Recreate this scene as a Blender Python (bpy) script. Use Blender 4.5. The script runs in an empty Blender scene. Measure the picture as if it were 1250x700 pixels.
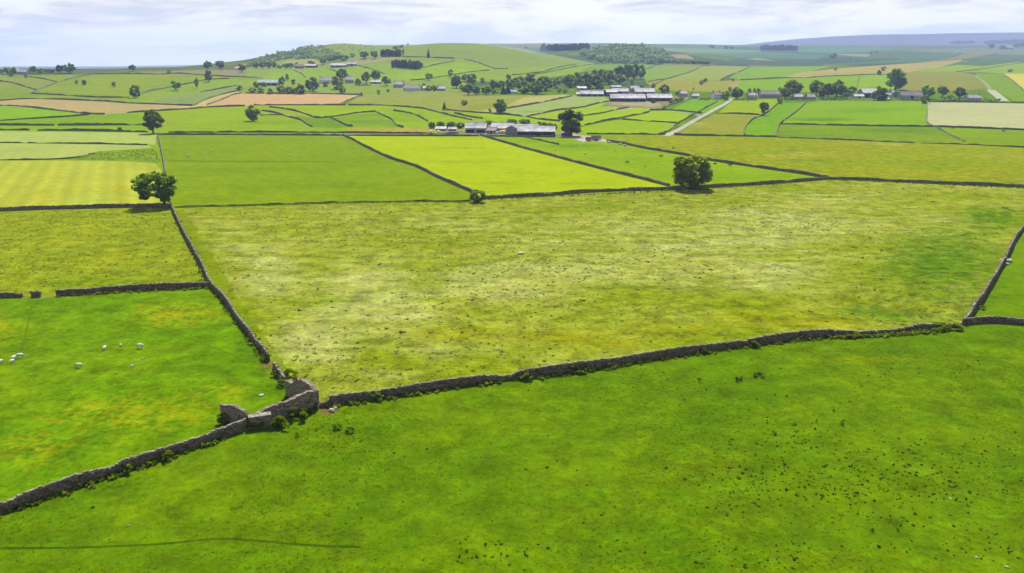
import bpy, math, random, numpy as np
from mathutils import Vector, Matrix, geometry
rng = np.random.default_rng(7)
random.seed(7)
C = bpy.context.scene.collection
R = math.radians
# ---------------------------------------------------------------- camera numbers (photo grid 1250 x 700)
CAMH = 45.0
FPX = 1040.0
TILT = math.atan((350 - 75) / FPX)
cam_loc = np.array([0.0, 0.0, CAMH])
FWD = np.array([0, math.cos(TILT), -math.sin(TILT)])
UPV = np.array([0, math.sin(TILT), math.cos(TILT)])
RIGHT = np.array([1.0, 0, 0])

# ---------------------------------------------------------------- the lie of the land
YS = [-5000, 0, 600, 900, 1200, 1500, 2000, 3000, 4000, 4800, 5600, 9000, 14000]
ZR = [0, 0, 0, 8, 17, 24, 35, 62, 96, 127, 122, 104, 90]
YL = [-5000, 0, 600, 900, 1150, 1350, 1600, 2500, 9000, 14000]
ZL = [0, 0, 0, 9, 24, 34, 28, -5, -30, -30]
# smooth the profiles
_yy = np.arange(-5000, 14001, 25.0)
def _sm(z):
    k = np.hanning(15); k /= k.sum()
    return np.convolve(np.pad(z, 7, mode='edge'), k, 'valid')
_zr = _sm(np.interp(_yy, YS, ZR)); _zl = _sm(np.interp(_yy, YL, ZL))
def sstep(a, b, x):
    t = np.clip((x - a) / (b - a), 0, 1); return t * t * (3 - 2 * t)
def gau(X, Y, x0, y0, sx, sy, amp):
    return amp * np.exp(-((X - x0) / sx) ** 2 / 2 - ((Y - y0) / sy) ** 2 / 2)
def height(X, Y):
    X = np.asarray(X, float); Y = np.asarray(Y, float)
    ang = 625 + 1075 * X / np.maximum(Y, 60.0)
    w = sstep(215, 440, ang)
    z = np.interp(Y, _yy, _zl) * (1 - w) + np.interp(Y, _yy, _zr) * w
    # the green hill with two rounded tops
    z = z + gau(X, Y, -380, 1950, 118, 250, 43) + gau(X, Y, -105, 1720, 128, 240, 46) + gau(X, Y, -560, 1900, 90, 240, 12)
    z = z + gau(X, Y, 20, 1850, 90, 260, 6)
    z = z + gau(X, Y, 270, 2450, 190, 260, 36)          # wooded knoll
    z = z + gau(X, Y, 330, 4700, 620, 420, 14)           # dark ridge
    z = z + 172 * sstep(1300, 3500, X + .03 * Y) * np.exp(-((Y - 7800) / 900) ** 2 / 2) * (1 + .05 * np.sin(X / 700.) + .03 * np.sin(X / 310. + 1))
    z = z + gau(X, Y, -2000, 6200, 500, 500, 22) + gau(X, Y, -1150, 6500, 420, 500, 20)
    # gentle swells in the near fields
    f = sstep(40, 130, Y)
    s = 0.55 * np.sin(X / 31 + 1.3) * np.sin(Y / 43 + .4) + 0.35 * np.sin(X / 17 - Y / 29 + 2.) + .5 * np.sin(X / 83 + Y / 61)
    z = z + f * s * (0.55 + 0.9 * sstep(700, 1800, Y))
    z = z - gau(X, Y, 62, 158, 9, 4.5, 1.1) + gau(X, Y, 70, 168, 14, 5, .7)   # dip in the big meadow
    return z

def cast(px, py):
    """pixels of the photograph -> points on the land"""
    px = np.atleast_1d(np.asarray(px, float)); py = np.atleast_1d(np.asarray(py, float))
    d = FWD[None] + RIGHT[None] * ((px - 625) / FPX)[:, None] + UPV[None] * ((350 - py) / FPX)[:, None]
    ts = 20 * 1.008 ** np.arange(0, 830)
    ts = ts[ts < 11500]
    out = np.zeros((len(px), 3))
    for i0 in range(0, len(px), 400):
        dd = d[i0:i0 + 400]
        P = cam_loc[None, None] + dd[:, None, :] * ts[None, :, None]
        gap = P[..., 2] - height(P[..., 0], P[..., 1])
        hit = gap < 0
        anyhit = hit.any(1)
        k = np.where(anyhit, hit.argmax(1), (gap / ts[None]).argmin(1))
        lo = ts[np.maximum(k - 1, 0)]; hi = ts[k]
        for _ in range(18):
            mid = (lo + hi) / 2
            p = cam_loc + dd * mid[:, None]
            below = p[:, 2] < height(p[:, 0], p[:, 1])
            hi = np.where(below & anyhit, mid, hi); lo = np.where(below | ~anyhit, lo, mid)
        t = np.where(anyhit, hi, ts[k])
        p = cam_loc + dd * t[:, None]
        p[:, 2] = height(p[:, 0], p[:, 1])
        out[i0:i0 + 400] = p
    return out
def at(px, py):
    return cast([px], [py])[0]
def depth(p):
    return float(np.dot(np.asarray(p) - cam_loc, FWD))
def mpp(p):
    return depth(p) / FPX

# ---------------------------------------------------------------- materials
def lin(c):
    c = np.asarray(c, float) / 255.0
    return np.where(c <= .04045, c / 12.92, ((c + .055) / 1.055) ** 2.4)
KGAIN = 2.65
def alb(c):
    return np.clip(lin(c) / KGAIN, 0.0008, .8)
def new_mat(name):
    m = bpy.data.materials.new(name); m.use_nodes = True
    nt = m.node_tree; nt.nodes.clear()
    return m, nt
class NT:
    def __init__(s, name):
        s.m, s.t = new_mat(name)
    def n(s, typ, **kw):
        nd = s.t.nodes.new(typ)
        ins = kw.pop('ins', {})
        for k, v in kw.items(): setattr(nd, k, v)
        for k, v in ins.items():
            if hasattr(v, 'is_linked') or hasattr(v, 'links'): s.t.links.new(v, nd.inputs[k])
            else: nd.inputs[k].default_value = v
        return nd
    def math(s, op, a, b=None, c=None, clamp=False):
        nd = s.n('ShaderNodeMath', operation=op, use_clamp=clamp)
        for i, v in enumerate((a, b, c)):
            if v is None: continue
            if hasattr(v, 'links'): s.t.links.new(v, nd.inputs[i])
            else: nd.inputs[i].default_value = v
        return nd.outputs[0]
    def mix(s, fac, a, b, blend='MIX'):
        nd = s.n('ShaderNodeMix', data_type='RGBA', blend_type=blend, clamp_factor=True)
        for i, v in ((0, fac), (6, a), (7, b)):
            if hasattr(v, 'links'): s.t.links.new(v, nd.inputs[i])
            else: nd.inputs[i].default_value = v if i == 0 else (tuple(v) + (1,))[:4]
        return nd.outputs[2]
    def noise(s, vec, scale, detail=3, rough=.55):
        return s.n('ShaderNodeTexNoise', ins={'Vector': vec, 'Scale': scale, 'Detail': detail, 'Roughness': rough}).outputs[0]
    def ramp(s, x, a, b):
        nd = s.n('ShaderNodeMapRange', interpolation_type='SMOOTHSTEP', ins={'Value': x, 'From Min': a, 'From Max': b})
        return nd.outputs[0]
    def scalevec(s, vec, v):
        return s.n('ShaderNodeVectorMath', operation='MULTIPLY', ins={0: vec, 1: v}).outputs[0]
    def out(s, sh):
        o = s.n('ShaderNodeOutputMaterial'); s.t.links.new(sh, o.inputs[0]); return s.m

def simple(name, col, rough=.9, spec=.2, var=.15, scale=3.0, metal=0):
    """one colour broken up by two noises"""
    b = NT(name)
    tc = b.n('ShaderNodeTexCoord').outputs['Object']
    n1 = b.noise(tc, scale, 4); n2 = b.noise(tc, scale * .17, 3)
    f = b.math('ADD', b.math('MULTIPLY', n1, .6), b.math('MULTIPLY', n2, .4))
    lo = [max(0, c * (1 - 2 * var)) for c in col]; hi = [min(1, c * (1 + 2 * var)) for c in col]
    c = b.mix(b.ramp(f, .3, .7), lo, hi)
    p = b.n('ShaderNodeBsdfPrincipled', ins={'Base Color': c, 'Roughness': rough, 'Specular IOR Level': spec, 'Metallic': metal})
    return b.out(p.outputs[0])

def leaf_mat(name, dark, light, trans=.3, sc=.45):
    b = NT(name)
    geo = b.n('ShaderNodeNewGeometry').outputs['Position']
    oi = b.n('ShaderNodeObjectInfo').outputs['Random']
    n = b.noise(geo, sc, 4); n2 = b.noise(geo, sc * 5, 2)
    f = b.math('ADD', b.math('MULTIPLY', n, .55), b.math('MULTIPLY', n2, .45))
    c = b.mix(b.ramp(f, .33, .66), dark, light)
    hv = b.n('ShaderNodeHueSaturation', ins={'Hue': b.math('ADD', b.math('MULTIPLY', oi, .05), .475), 'Value': b.math('ADD', b.math('MULTIPLY', oi, .5), .75), 'Color': c}).outputs[0]
    d = b.n('ShaderNodeBsdfDiffuse', ins={'Color': hv}).outputs[0]
    t = b.n('ShaderNodeBsdfTranslucent', ins={'Color': b.mix(1.0, hv, (2.0, 2.1, .8), 'MULTIPLY')}).outputs[0]
    s = b.n('ShaderNodeMixShader', ins={0: trans + .15, 1: d, 2: t}).outputs[0]
    return b.out(s)

M = {}
M['leaf'] = leaf_mat('broad_leaves', (.07, .12, .018), (.19, .25, .04), .45)
M['leaf_near'] = leaf_mat('oak_leaves', (.042, .07, .006), (.165, .21, .018), .4)
M['leaf_dark'] = leaf_mat('dark_leaves', (.055, .09, .028), (.145, .20, .055), .4)
M['leaf_pale'] = leaf_mat('pale_leaves', (.10, .15, .035), (.19, .24, .07), .38)
M['leaf_syc'] = leaf_mat('sycamore_leaves', (.065, .115, .008), (.24, .315, .024), .48)
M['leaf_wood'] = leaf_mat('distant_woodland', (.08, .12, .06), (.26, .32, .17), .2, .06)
M['leaf_conifer'] = leaf_mat('conifer_needles', (.018, .034, .016), (.04, .065, .03), .15)
M['nettle'] = leaf_mat('nettle_leaves', (.07, .12, .006), (.17, .225, .015), .45)
M['bark'] = simple('bark', (.10, .08, .06), .95, .1, .25, 4)
def stone_mat(name, dark, light, sc=3.2, moss=.25):
    b = NT(name)
    geo = b.n('ShaderNodeNewGeometry').outputs['Position']
    st = b.scalevec(geo, (1, 1, 2.2))
    v = b.n('ShaderNodeTexVoronoi', feature='F1', ins={'Vector': st, 'Scale': sc})
    e = b.n('ShaderNodeTexVoronoi', feature='DISTANCE_TO_EDGE', ins={'Vector': st, 'Scale': sc}).outputs['Distance']
    sep = b.n('ShaderNodeSeparateColor', ins={0: v.outputs['Color']}).outputs[0]
    n = b.noise(geo, 6, 4)
    c = b.mix(b.math('ADD', b.math('MULTIPLY', sep, .7), b.math('MULTIPLY', n, .4)), dark, light)
    m1 = b.ramp(b.noise(geo, .8, 4), .52, .68)
    c = b.mix(b.math('MULTIPLY', m1, moss), c, (.09, .10, .03))
    c = b.mix(b.ramp(e, .0, .05), (.03, .028, .025), c)
    p = b.n('ShaderNodeBsdfPrincipled', ins={'Base Color': c, 'Roughness': .95, 'Specular IOR Level': .1})
    return b.out(p.outputs[0])
M['stone'] = stone_mat('drystone_limestone', (.026, .019, .012), (.20, .16, .115))
M['cope'] = stone_mat('cope_limestone', (.085, .075, .058), (.30, .27, .21), 2.5, .3)
M['farstone'] = stone_mat('distant_drystone', (.06, .056, .034), (.20, .18, .115), 1.2, .5)
M['ruinstone'] = stone_mat('barn_limestone', (.05, .04, .03), (.32, .265, .21), 3.2, .25)
M['mosswall'] = stone_mat('grassed_over_bank', (.07, .09, .010), (.13, .15, .03), 2, .6)
M['palestone'] = simple('pale_limestone', (.40, .38, .32), .95, .1, .12, 3)

# ---------------------------------------------------------------- helpers for objects
def tag(o, label=None, cat=None, group=None, kind=None):
    if label: o['label'] = label
    if cat: o['category'] = cat
    if group: o['group'] = group
    if kind: o['kind'] = kind
    return o
def empty(name, loc, rz=0, scale=(1, 1, 1)):
    o = bpy.data.objects.new(name, None); C.objects.link(o)
    o.location = Vector([float(v) for v in loc]); o.rotation_euler = (0, 0, rz); o.scale = scale
    return o
def mesh_obj(name, v, f, mat, parent=None, smooth=False):
    me = bpy.data.meshes.new(name)
    me.from_pydata([tuple(map(float, p)) for p in v], [], f); me.update()
    if smooth: me.shade_smooth()
    mats = mat if isinstance(mat, (list, tuple)) else [mat]
    for m in mats: me.materials.append(m)
    o = bpy.data.objects.new(name, me); C.objects.link(o)
    if parent: o.parent = parent
    return o
class MB:
    """collects shapes for ONE mesh"""
    def __init__(s): s.v = []; s.f = []; s.mi = []
    def add(s, v, f, mi=0):
        k = len(s.v); s.v += [tuple(p) for p in v]; s.f += [tuple(i + k for i in q) for q in f]; s.mi += [mi] * len(f)
    def box(s, c, d, rz=0, mi=0, jit=0, tilt=0):
        cx, cy, cz = c; dx, dy, dz = [x / 2 for x in d]
        pts = []
        for z in (-dz, dz):
            for x, y in ((-dx, -dy), (dx, -dy), (dx, dy), (-dx, dy)):
                x2 = x + tilt * z
                xr = x2 * math.cos(rz) - y * math.sin(rz); yr = x2 * math.sin(rz) + y * math.cos(rz)
                pts.append((cx + xr + random.uniform(-jit, jit), cy + yr + random.uniform(-jit, jit), cz + z + random.uniform(-jit, jit)))
        s.add(pts, [(3, 2, 1, 0), (4, 5, 6, 7), (0, 1, 5, 4), (1, 2, 6, 5), (2, 3, 7, 6), (3, 0, 4, 7)], mi)
    def tube(s, pts, rad, n=6, mi=0):
        pts = [Vector(p) for p in pts]; base = len(s.v)
        for i, p in enumerate(pts):
            d = (pts[min(i + 1, len(pts) - 1)] - pts[max(i - 1, 0)]).normalized()
            a = d.orthogonal().normalized(); b = d.cross(a)
            for k in range(n):
                t = 2 * math.pi * k / n
                s.v.append(tuple(p + (a * math.cos(t) + b * math.sin(t)) * rad[i]))
        for i in range(len(pts) - 1):
            for k in range(n):
                s.f.append((base + i * n + k, base + i * n + (k + 1) % n, base + (i + 1) * n + (k + 1) % n, base + (i + 1) * n + k)); s.mi.append(mi)
        s.f.append(tuple(base + k for k in range(n))[::-1]); s.mi.append(mi)
        s.f.append(tuple(base + (len(pts) - 1) * n + k for k in range(n))); s.mi.append(mi)
    def ell(s, c, r, seg=8, ring=6, mi=0, jit=0):
        v = [(c[0], c[1], c[2] - r[2])]; f = []
        for i in range(1, ring):
            th = math.pi * i / ring - math.pi / 2
            for k in range(seg):
                ph = 2 * math.pi * k / seg; j = 1 + random.uniform(-jit, jit)
                v.append((c[0] + r[0] * math.cos(th) * math.cos(ph) * j, c[1] + r[1] * math.cos(th) * math.sin(ph) * j, c[2] + r[2] * math.sin(th) * j))
        v.append((c[0], c[1], c[2] + r[2])); top = len(v) - 1
        for k in range(seg):
            f.append((0, 1 + (k + 1) % seg, 1 + k)); f.append((top, top - seg + k, top - seg + (k + 1) % seg))
        for i in range(ring - 2):
            for k in range(seg):
                a = 1 + i * seg + k; b = 1 + i * seg + (k + 1) % seg
                f.append((a, b, b + seg, a + seg))
        s.add(v, f, mi)
    def build(s, name, mat, parent=None, smooth=False):
        o = mesh_obj(name, s.v, s.f, mat, parent, smooth)
        if any(s.mi): o.data.polygons.foreach_set('material_index', s.mi)
        return o
def big_mesh(name, V, F, mat, parent=None, smooth=False):
    """numpy verts (n,3), faces (m,3) or (m,4)"""
    V = np.asarray(V, np.float32); F = np.asarray(F, np.int32)
    me = bpy.data.meshes.new(name); k = F.shape[1]
    me.vertices.add(len(V)); me.vertices.foreach_set('co', V.ravel())
    me.loops.add(F.size); me.loops.foreach_set('vertex_index', F.ravel())
    me.polygons.add(len(F)); me.polygons.foreach_set('loop_start', np.arange(0, F.size, k, dtype=np.int32))
    me.update(calc_edges=True); me.validate()
    if smooth: me.shade_smooth()
    mats = mat if isinstance(mat, (list, tuple)) else [mat]
    for m in mats: me.materials.append(m)
    o = bpy.data.objects.new(name, me); C.objects.link(o)
    if parent: o.parent = parent
    return o
def copy_thing(root):
    r = root.copy(); C.objects.link(r)
    for ch in list(root.children):
        c = ch.copy(); C.objects.link(c); c.parent = r
        for g in list(ch.children):
            q = g.copy(); C.objects.link(q); q.parent = c
    return r
# ---------------------------------------------------------------- fields (outlines read off the photograph, laid on the land)
# (kind object, outline, colour, patch colour, patch amount, patch scale 1/m, grain, stripe)
FIELDS = []
def F(pts, c, c2=None, amt=.5, sc=.03, grain=.3, stripe=0., obj='ground', soft=0):
    FIELDS.append((obj, pts, c, c2 if c2 is not None else c, amt, sc, grain * 1.25 + .1, stripe))
# large areas first, later ones win
F([(-400, 215), (-400, 152), (0, 152), (200, 152), (600, 152), (720, 160), (900, 164), (1250, 170), (1700, 176), (1700, 260), (600, 262)], (150, 182, 18), (165, 180, 40), .4)
F([(-400, 152), (-400, 126), (0, 127), (300, 128), (470, 128), (640, 141), (700, 150), (710, 164), (585, 166), (420, 165), (195, 165), (0, 160)], (158, 186, 16), (170, 182, 45), .5, .05)
# far left fields
F([(-300, 128), (-300, 92), (0, 92), (155, 91), (250, 92), (315, 95), (320, 116), (240, 131), (160, 127), (0, 124)], (142, 168, 38), (162, 175, 60), .6, .02)
F([(-200, 93), (0, 93), (70, 101), (38, 114), (0, 100), (-200, 96)], (160, 172, 70), (150, 165, 60), .5, .02)
F([(155, 91.5), (216, 90.2), (249, 92), (280, 94), (280, 96), (253, 97.5), (209, 106), (173, 114), (155, 118), (48, 111), (70, 101), (97, 94)], (160, 180, 38), (140, 165, 35), .6, .02)
F([(150, 120), (172, 116), (245, 100), (290, 97), (330, 98), (330, 103), (245, 113), (200, 124), (152, 125)], (150, 182, 40), (160, 185, 60), .5, .03)
F([(180, 126), (200, 118), (245, 113), (266, 109), (300, 103), (300, 108), (289, 111.5), (252, 122), (235, 129.5)], (150, 172, 92), (160, 178, 80), .6, .03)
F([(150, 88.5), (193, 91), (250, 92), (300, 92), (300, 86), (250, 85), (200, 87)], (165, 160, 110), (150, 155, 90), .6, .02)
# middle distance: rough olive ground before the village
F([(440, 117), (470, 112), (560, 112), (590, 117), (700, 116), (735, 118), (735, 131), (640, 143), (580, 138), (470, 129), (422, 128)], (160, 176, 62), (175, 172, 85), .7, .03)
F([(320, 116), (320, 96), (420, 92), (470, 92), (560, 98), (590, 112), (560, 113), (440, 116)], (150, 176, 58), (165, 180, 80), .6, .03)
# the hill
F([(300, 95), (300, 84), (345, 72), (430, 48), (565, 50), (640, 60), (728, 78), (690, 92), (640, 100), (560, 100), (470, 92), (400, 92)], (150, 174, 66), (160, 176, 84), .6, .012)
F([(320, 96), (340, 83), (400, 82), (470, 78), (555, 74), (567, 72.5), (598, 82), (620, 84), (700, 79), (728, 78.5), (700, 92), (560, 99), (400, 97)], (158, 188, 44), (150, 180, 55), .5, .012)
F([(340, 81), (350, 74), (385, 72), (392, 78), (372, 80)], (190, 182, 110), (180, 180, 100), .5, .03)
F([(418, 79), (440, 72), (475, 70), (500, 69.5), (470, 74), (436, 79.5)], (188, 176, 115), (170, 170, 90), .5, .03)
F([(285, 83), (298, 78), (302, 79), (290, 84)], (215, 190, 150))
F([(480, 92), (500, 86), (560, 76), (600, 83), (600, 86), (555, 91), (520, 97)], (165, 198, 30), (155, 188, 40), .5, .015)
# tan fields
F([(-200, 124), (0, 123.4), (32, 121), (77, 122), (135, 124.6), (155, 126), (181, 126.7), (204, 128), (237, 131.5), (206, 135), (155, 138), (128, 140), (109, 139.4), (90, 137.5), (51, 133), (0, 129), (-200, 127)], (196, 182, 112), (206, 178, 122), .6, .02, .2)
F([(206, 129.5), (235, 129.4), (251, 122), (271, 115.6), (289, 111.8), (294, 114), (283, 116.3), (271, 122), (252, 129), (225, 132)], (214, 198, 118), (205, 190, 105), .5, .03, .2)
F([(237, 133), (252, 128.8), (271, 122), (284, 116.3), (294, 114.4), (315, 114.3), (382, 114.6), (440, 116.5), (438, 118), (423, 123.6), (416, 128.6), (310, 128.7), (299, 129.8)], (224, 186, 128), (232, 190, 135), .5, .02, .15)
# fields north of the lane, left
F([(-300, 127), (0, 129), (51, 133), (109, 139.5), (77, 143.3), (32, 145.8), (0, 147.8), (-300, 152)], (146, 194, 2), (150, 188, 10), .4, .02, .2)
F([(-300, 152), (0, 148), (77, 143.4), (109, 140.8), (128, 140.2), (155, 138), (180, 144), (200, 152), (185, 153), (0, 153), (-300, 154)], (142, 180, 8), (150, 185, 12), .4, .02, .2)
F([(206, 136), (255, 131.5), (299, 130), (310, 129), (310, 140), (298, 144), (267, 149), (223, 151), (200, 143)], (158, 190, 12), (165, 186, 30), .4, .02, .2)
F([(223, 152), (257, 150), (298, 145), (320, 142), (382, 155), (440, 156), (440, 160), (200, 160)], (156, 188, 10), (150, 178, 25), .4, .03, .2)
F([(329, 131), (345, 133), (374, 140), (387, 144.5), (403, 143), (459, 137), (470, 129.5), (422, 129), (330, 129)], (162, 194, 10), (170, 190, 25), .4, .02, .2)
F([(382, 155), (367, 147), (360, 141), (387, 145), (403, 143.6), (430, 155), (410, 157)], (122, 162, 22), (140, 172, 18), .7, .03)
F([(403, 143.6), (459, 137.5), (492, 156), (430, 155)], (150, 184, 20), (118, 158, 28), .8, .03)
F([(459, 137), (480, 135.5), (501, 138.7), (514, 144), (521.6, 148.4), (535, 155), (492, 156)], (160, 196, 8), (130, 168, 20), .4, .02)
F([(425, 156.5), (560, 156), (575, 160), (575, 162.5), (425, 160)], (192, 178, 72), (175, 175, 50), .6, .04)
F([(485, 130.5), (527, 135.5), (575, 147), (580, 152), (540, 156), (522, 148), (501, 138.7), (480, 135)], (162, 194, 12), (155, 180, 40), .5, .03)
F([(580, 138), (607, 139.5), (640, 143), (681, 148.5), (690, 152), (640, 152), (600, 147)], (168, 202, 6), (160, 190, 20), .4, .02)
# strips right of the farm
F([(580, 137), (618, 129), (640, 119), (690, 115.5), (698, 117.7), (674, 123), (648, 128), (618, 133), (607, 138.6)], (203, 193, 112), (190, 186, 95), .5, .03, .2)
F([(607, 139), (618, 133), (648, 128), (674, 123), (698, 117.8), (735, 117), (745, 122), (728, 127), (709, 131), (661, 139), (641, 142.8)], (170, 192, 104), (178, 198, 100), .5, .02, .2)
F([(641, 143), (661, 139), (709, 131.6), (690, 136), (683, 148), (660, 146)], (178, 202, 50), (165, 195, 30), .5, .02)
F([(690, 135), (709, 131.6), (728, 127), (748, 124), (756, 131), (749, 135), (734, 138.6), (711, 142), (700, 143)], (176, 204, 36), (165, 195, 30), .5, .02)
F([(711, 142), (734, 138.6), (749, 135), (767, 131.6), (793, 133), (793, 134.8), (790, 138), (767, 142.5), (741, 147.6), (714, 153.5), (706, 152)], (172, 204, 4), (165, 196, 10), .4, .02, .2)
F([(767, 142.5), (790, 138), (794, 135.5), (818.6, 135.3), (844, 137.8), (830, 150.5), (813.5, 149.4), (780, 147.4), (759.5, 146.2)], (174, 206, 4), (168, 198, 8), .4, .02, .2)
F([(714, 153.8), (741, 147.9), (759.5, 146.6), (780, 147.9), (813.5, 149.9), (828, 151.4), (814, 163.6), (715, 163.6), (706, 158)], (160, 196, 4), (168, 200, 4), .5, .02, .2)
# village ground and right hand fields
F([(735, 130), (742, 124), (760, 118), (835, 118), (838, 122), (815, 128), (808, 134), (770, 131.5)], (150, 152, 92), (170, 160, 110), .9, .08, .5)
F([(818, 134.6), (835, 126), (846, 121.4), (884, 121.4), (884, 124), (872, 133), (862, 137.5), (845, 136.8)], (132, 186, 8), (140, 190, 8), .4, .02, .2)
F([(876, 138.3), (896, 122.4), (950, 121), (950, 126), (938, 137), (927, 140.3), (900, 139)], (166, 192, 10), (158, 190, 10), .4, .02, .2)
F([(873, 139), (900, 139.6), (927, 141), (919, 146), (912, 153), (908.5, 158), (908.5, 165), (842, 165), (825, 163)], (162, 172, 42), (172, 170, 58), .7, .03, .3)
F([(842, 160), (880, 163.5), (908, 164), (908, 166.5), (844, 166)], (140, 178, 12))
F([(928, 142), (938, 137), (950, 126), (984, 125.5), (969, 139), (953, 150.5), (948.5, 160), (948.5, 167.5), (909, 166.3), (909, 158), (912, 153), (919, 146)], (134, 182, 2), (140, 188, 8), .4, .02, .2)
F([(984, 126), (1000, 123.5), (1131, 123.5), (1131.5, 149.5), (1137, 155), (1053, 153.6), (953, 151.6), (969, 139)], (148, 190, 4), (142, 180, 10), .5, .012, .2)
F([(953, 152.2), (1053, 154.2), (1137, 155.4), (1155, 163), (1166, 169), (1178, 174), (1110, 174), (1030, 170.7), (949, 168)], (128, 162, 22), (150, 176, 18), .8, .014, .3)
F([(1138, 155.5), (1250, 159.4), (1500, 165), (1500, 192), (1260, 181), (1178, 174.5), (1166, 168), (1155, 162)], (146, 182, 10), (138, 168, 25), .7, .014, .3)
F([(1132, 125), (1250, 126.4), (1500, 129), (1500, 165), (1250, 158.6), (1139, 154.4), (1132, 149)], (208, 210, 150), (200, 205, 138), .5, .02, .1, .25)
F([(788, 99), (780, 88), (800, 80), (857, 81), (832, 91.4), (815, 97)], (148, 180, 46), (150, 172, 70), .6, .012)
F([(815, 97), (832, 91.4), (845, 87.6), (858, 81), (915, 81.5), (902, 88), (888, 93.4), (879, 98.5)], (170, 184, 66), (160, 175, 75), .6, .012)
F([(788, 100), (815, 97), (879, 98.8), (904, 98), (896, 108), (885, 113), (800, 110)], (166, 172, 58), (180, 172, 70), .7, .015)
F([(888, 105), (905, 98), (900, 108), (893, 111)], (190, 168, 110))
F([(890, 95), (902, 88), (915, 82), (1015, 81), (958, 95), (930, 96.6), (904, 98)], (142, 184, 34), (150, 186, 40), .5, .012)
F([(904, 98.4), (957, 96), (1010, 93.8), (1048, 92.4), (1048, 110), (1000, 112), (895, 113)], (144, 186, 12), (152, 190, 14), .5, .012)
F([(1048, 92.2), (1070, 91.5), (1100, 92), (1100, 112), (1046, 110)], (152, 192, 14), (160, 190, 20), .4, .012)
F([(957, 95.2), (975, 89), (1020, 84), (1090, 79), (1150, 75), (1168, 72), (1176, 74), (1150, 82), (1108, 89), (1070, 91), (1010, 93.2), (984, 95)], (204, 182, 106), (172, 176, 70), .8, .012)
F([(1100, 92), (1110, 88.5), (1167, 86.5), (1190, 92), (1207, 108), (1180, 111), (1100, 112)], (152, 162, 52), (170, 160, 75), .9, .014)
F([(1110, 88), (1150, 81.5), (1180, 78), (1250, 76), (1400, 72), (1400, 90), (1250, 90), (1222, 90), (1190, 88)], (152, 186, 28), (165, 186, 40), .6, .012)
F([(1190, 90), (1222, 90.2), (1235, 98), (1248, 110), (1300, 118), (1300, 126), (1240, 124), (1207, 108)], (136, 172, 26), (145, 180, 20), .6, .014)
F([(1225, 90.2), (1300, 90), (1500, 92), (1500, 124), (1300, 116), (1249, 109), (1236, 98)], (226, 214, 84), (220, 205, 90), .5, .02, .1)
F([(817, 67), (838, 66.3), (848, 72.3), (826, 71.2)], (178, 168, 116))
F([(884, 74.5), (925, 71.2), (957, 76), (920, 79.4)], (184, 170, 112), (170, 165, 105), .6, .01)
F([(1020, 66), (1062, 66.6), (1060, 69.6), (1025, 67.5)], (170, 168, 112))
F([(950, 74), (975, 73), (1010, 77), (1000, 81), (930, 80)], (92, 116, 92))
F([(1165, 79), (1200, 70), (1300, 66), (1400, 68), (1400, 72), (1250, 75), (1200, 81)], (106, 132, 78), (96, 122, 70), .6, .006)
# patchwork under the moor; cloud shade is put into its darker field colours
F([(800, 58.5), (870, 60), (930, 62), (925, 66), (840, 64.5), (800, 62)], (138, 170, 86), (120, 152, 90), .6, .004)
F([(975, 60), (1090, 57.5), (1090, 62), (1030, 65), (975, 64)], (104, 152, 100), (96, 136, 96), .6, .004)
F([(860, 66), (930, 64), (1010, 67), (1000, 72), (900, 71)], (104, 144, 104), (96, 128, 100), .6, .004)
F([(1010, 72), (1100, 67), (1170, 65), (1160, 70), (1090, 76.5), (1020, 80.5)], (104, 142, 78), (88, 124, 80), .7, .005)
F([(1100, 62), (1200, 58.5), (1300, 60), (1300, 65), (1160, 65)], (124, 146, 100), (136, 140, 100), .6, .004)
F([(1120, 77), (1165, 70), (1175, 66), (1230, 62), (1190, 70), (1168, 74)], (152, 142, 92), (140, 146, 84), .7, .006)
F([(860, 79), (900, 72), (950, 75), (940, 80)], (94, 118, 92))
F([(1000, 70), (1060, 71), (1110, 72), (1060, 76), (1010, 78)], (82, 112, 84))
F([(728, 79), (790, 78.5), (800, 80), (780, 88), (740, 92), (700, 92)], (140, 176, 56), (128, 160, 60), .6, .01)
# near: beside the lane
F([(-400, 154), (0, 154), (193, 153), (193, 159.5), (0, 158.3), (-400, 158)], (148, 188, 10), (142, 180, 18), .4, .02)
F([(-400, 160.5), (0, 160.5), (180, 162.5), (192, 165), (190, 177), (103, 175.5), (0, 174.3), (-400, 172)], (190, 208, 108), (184, 204, 84), .6, .03, .15, .12)
F([(-400, 172.5), (0, 175), (103, 176.2), (180, 177.6), (186, 180), (160, 182.5), (120, 184.8), (110, 189), (80, 193.5), (0, 195.4), (-400, 194)], (192, 206, 104), (180, 200, 84), .6, .03, .15, .12)
F([(76, 195), (85, 192.8), (112, 188.5), (121, 185), (160, 183), (186, 180.5), (190, 178), (198, 198), (193, 199), (150, 196.5)], (150, 182, 34), (124, 158, 34), .8, .12, .5)
F([(-400, 198), (0, 196.4), (80, 196.2), (150, 197.2), (188, 199.5), (197, 207), (202, 240), (204, 251.5), (110, 253.5), (0, 257.5), (-400, 270)], (194, 206, 72), (200, 200, 56), .7, .05, .2, .55)
F([(190, 166), (193, 165), (198, 185), (204, 215), (209, 252), (204, 252), (198, 210), (190, 180)], (150, 184, 20), (140, 170, 40), .5, .05)
F([(195, 165), (290, 165.3), (418, 166), (449, 181), (477, 194), (508, 204), (534, 217), (574, 234), (577, 246), (454, 247), (320, 250.8), (211, 252.6), (205, 222)], (146, 174, 0), (136, 166, 0), .7, .03, .3, .07)
F([(205, 196), (320, 197), (413, 197.2), (413, 198.2), (320, 198.2), (205, 197.4)], (116, 140, 4), None, .3)
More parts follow.
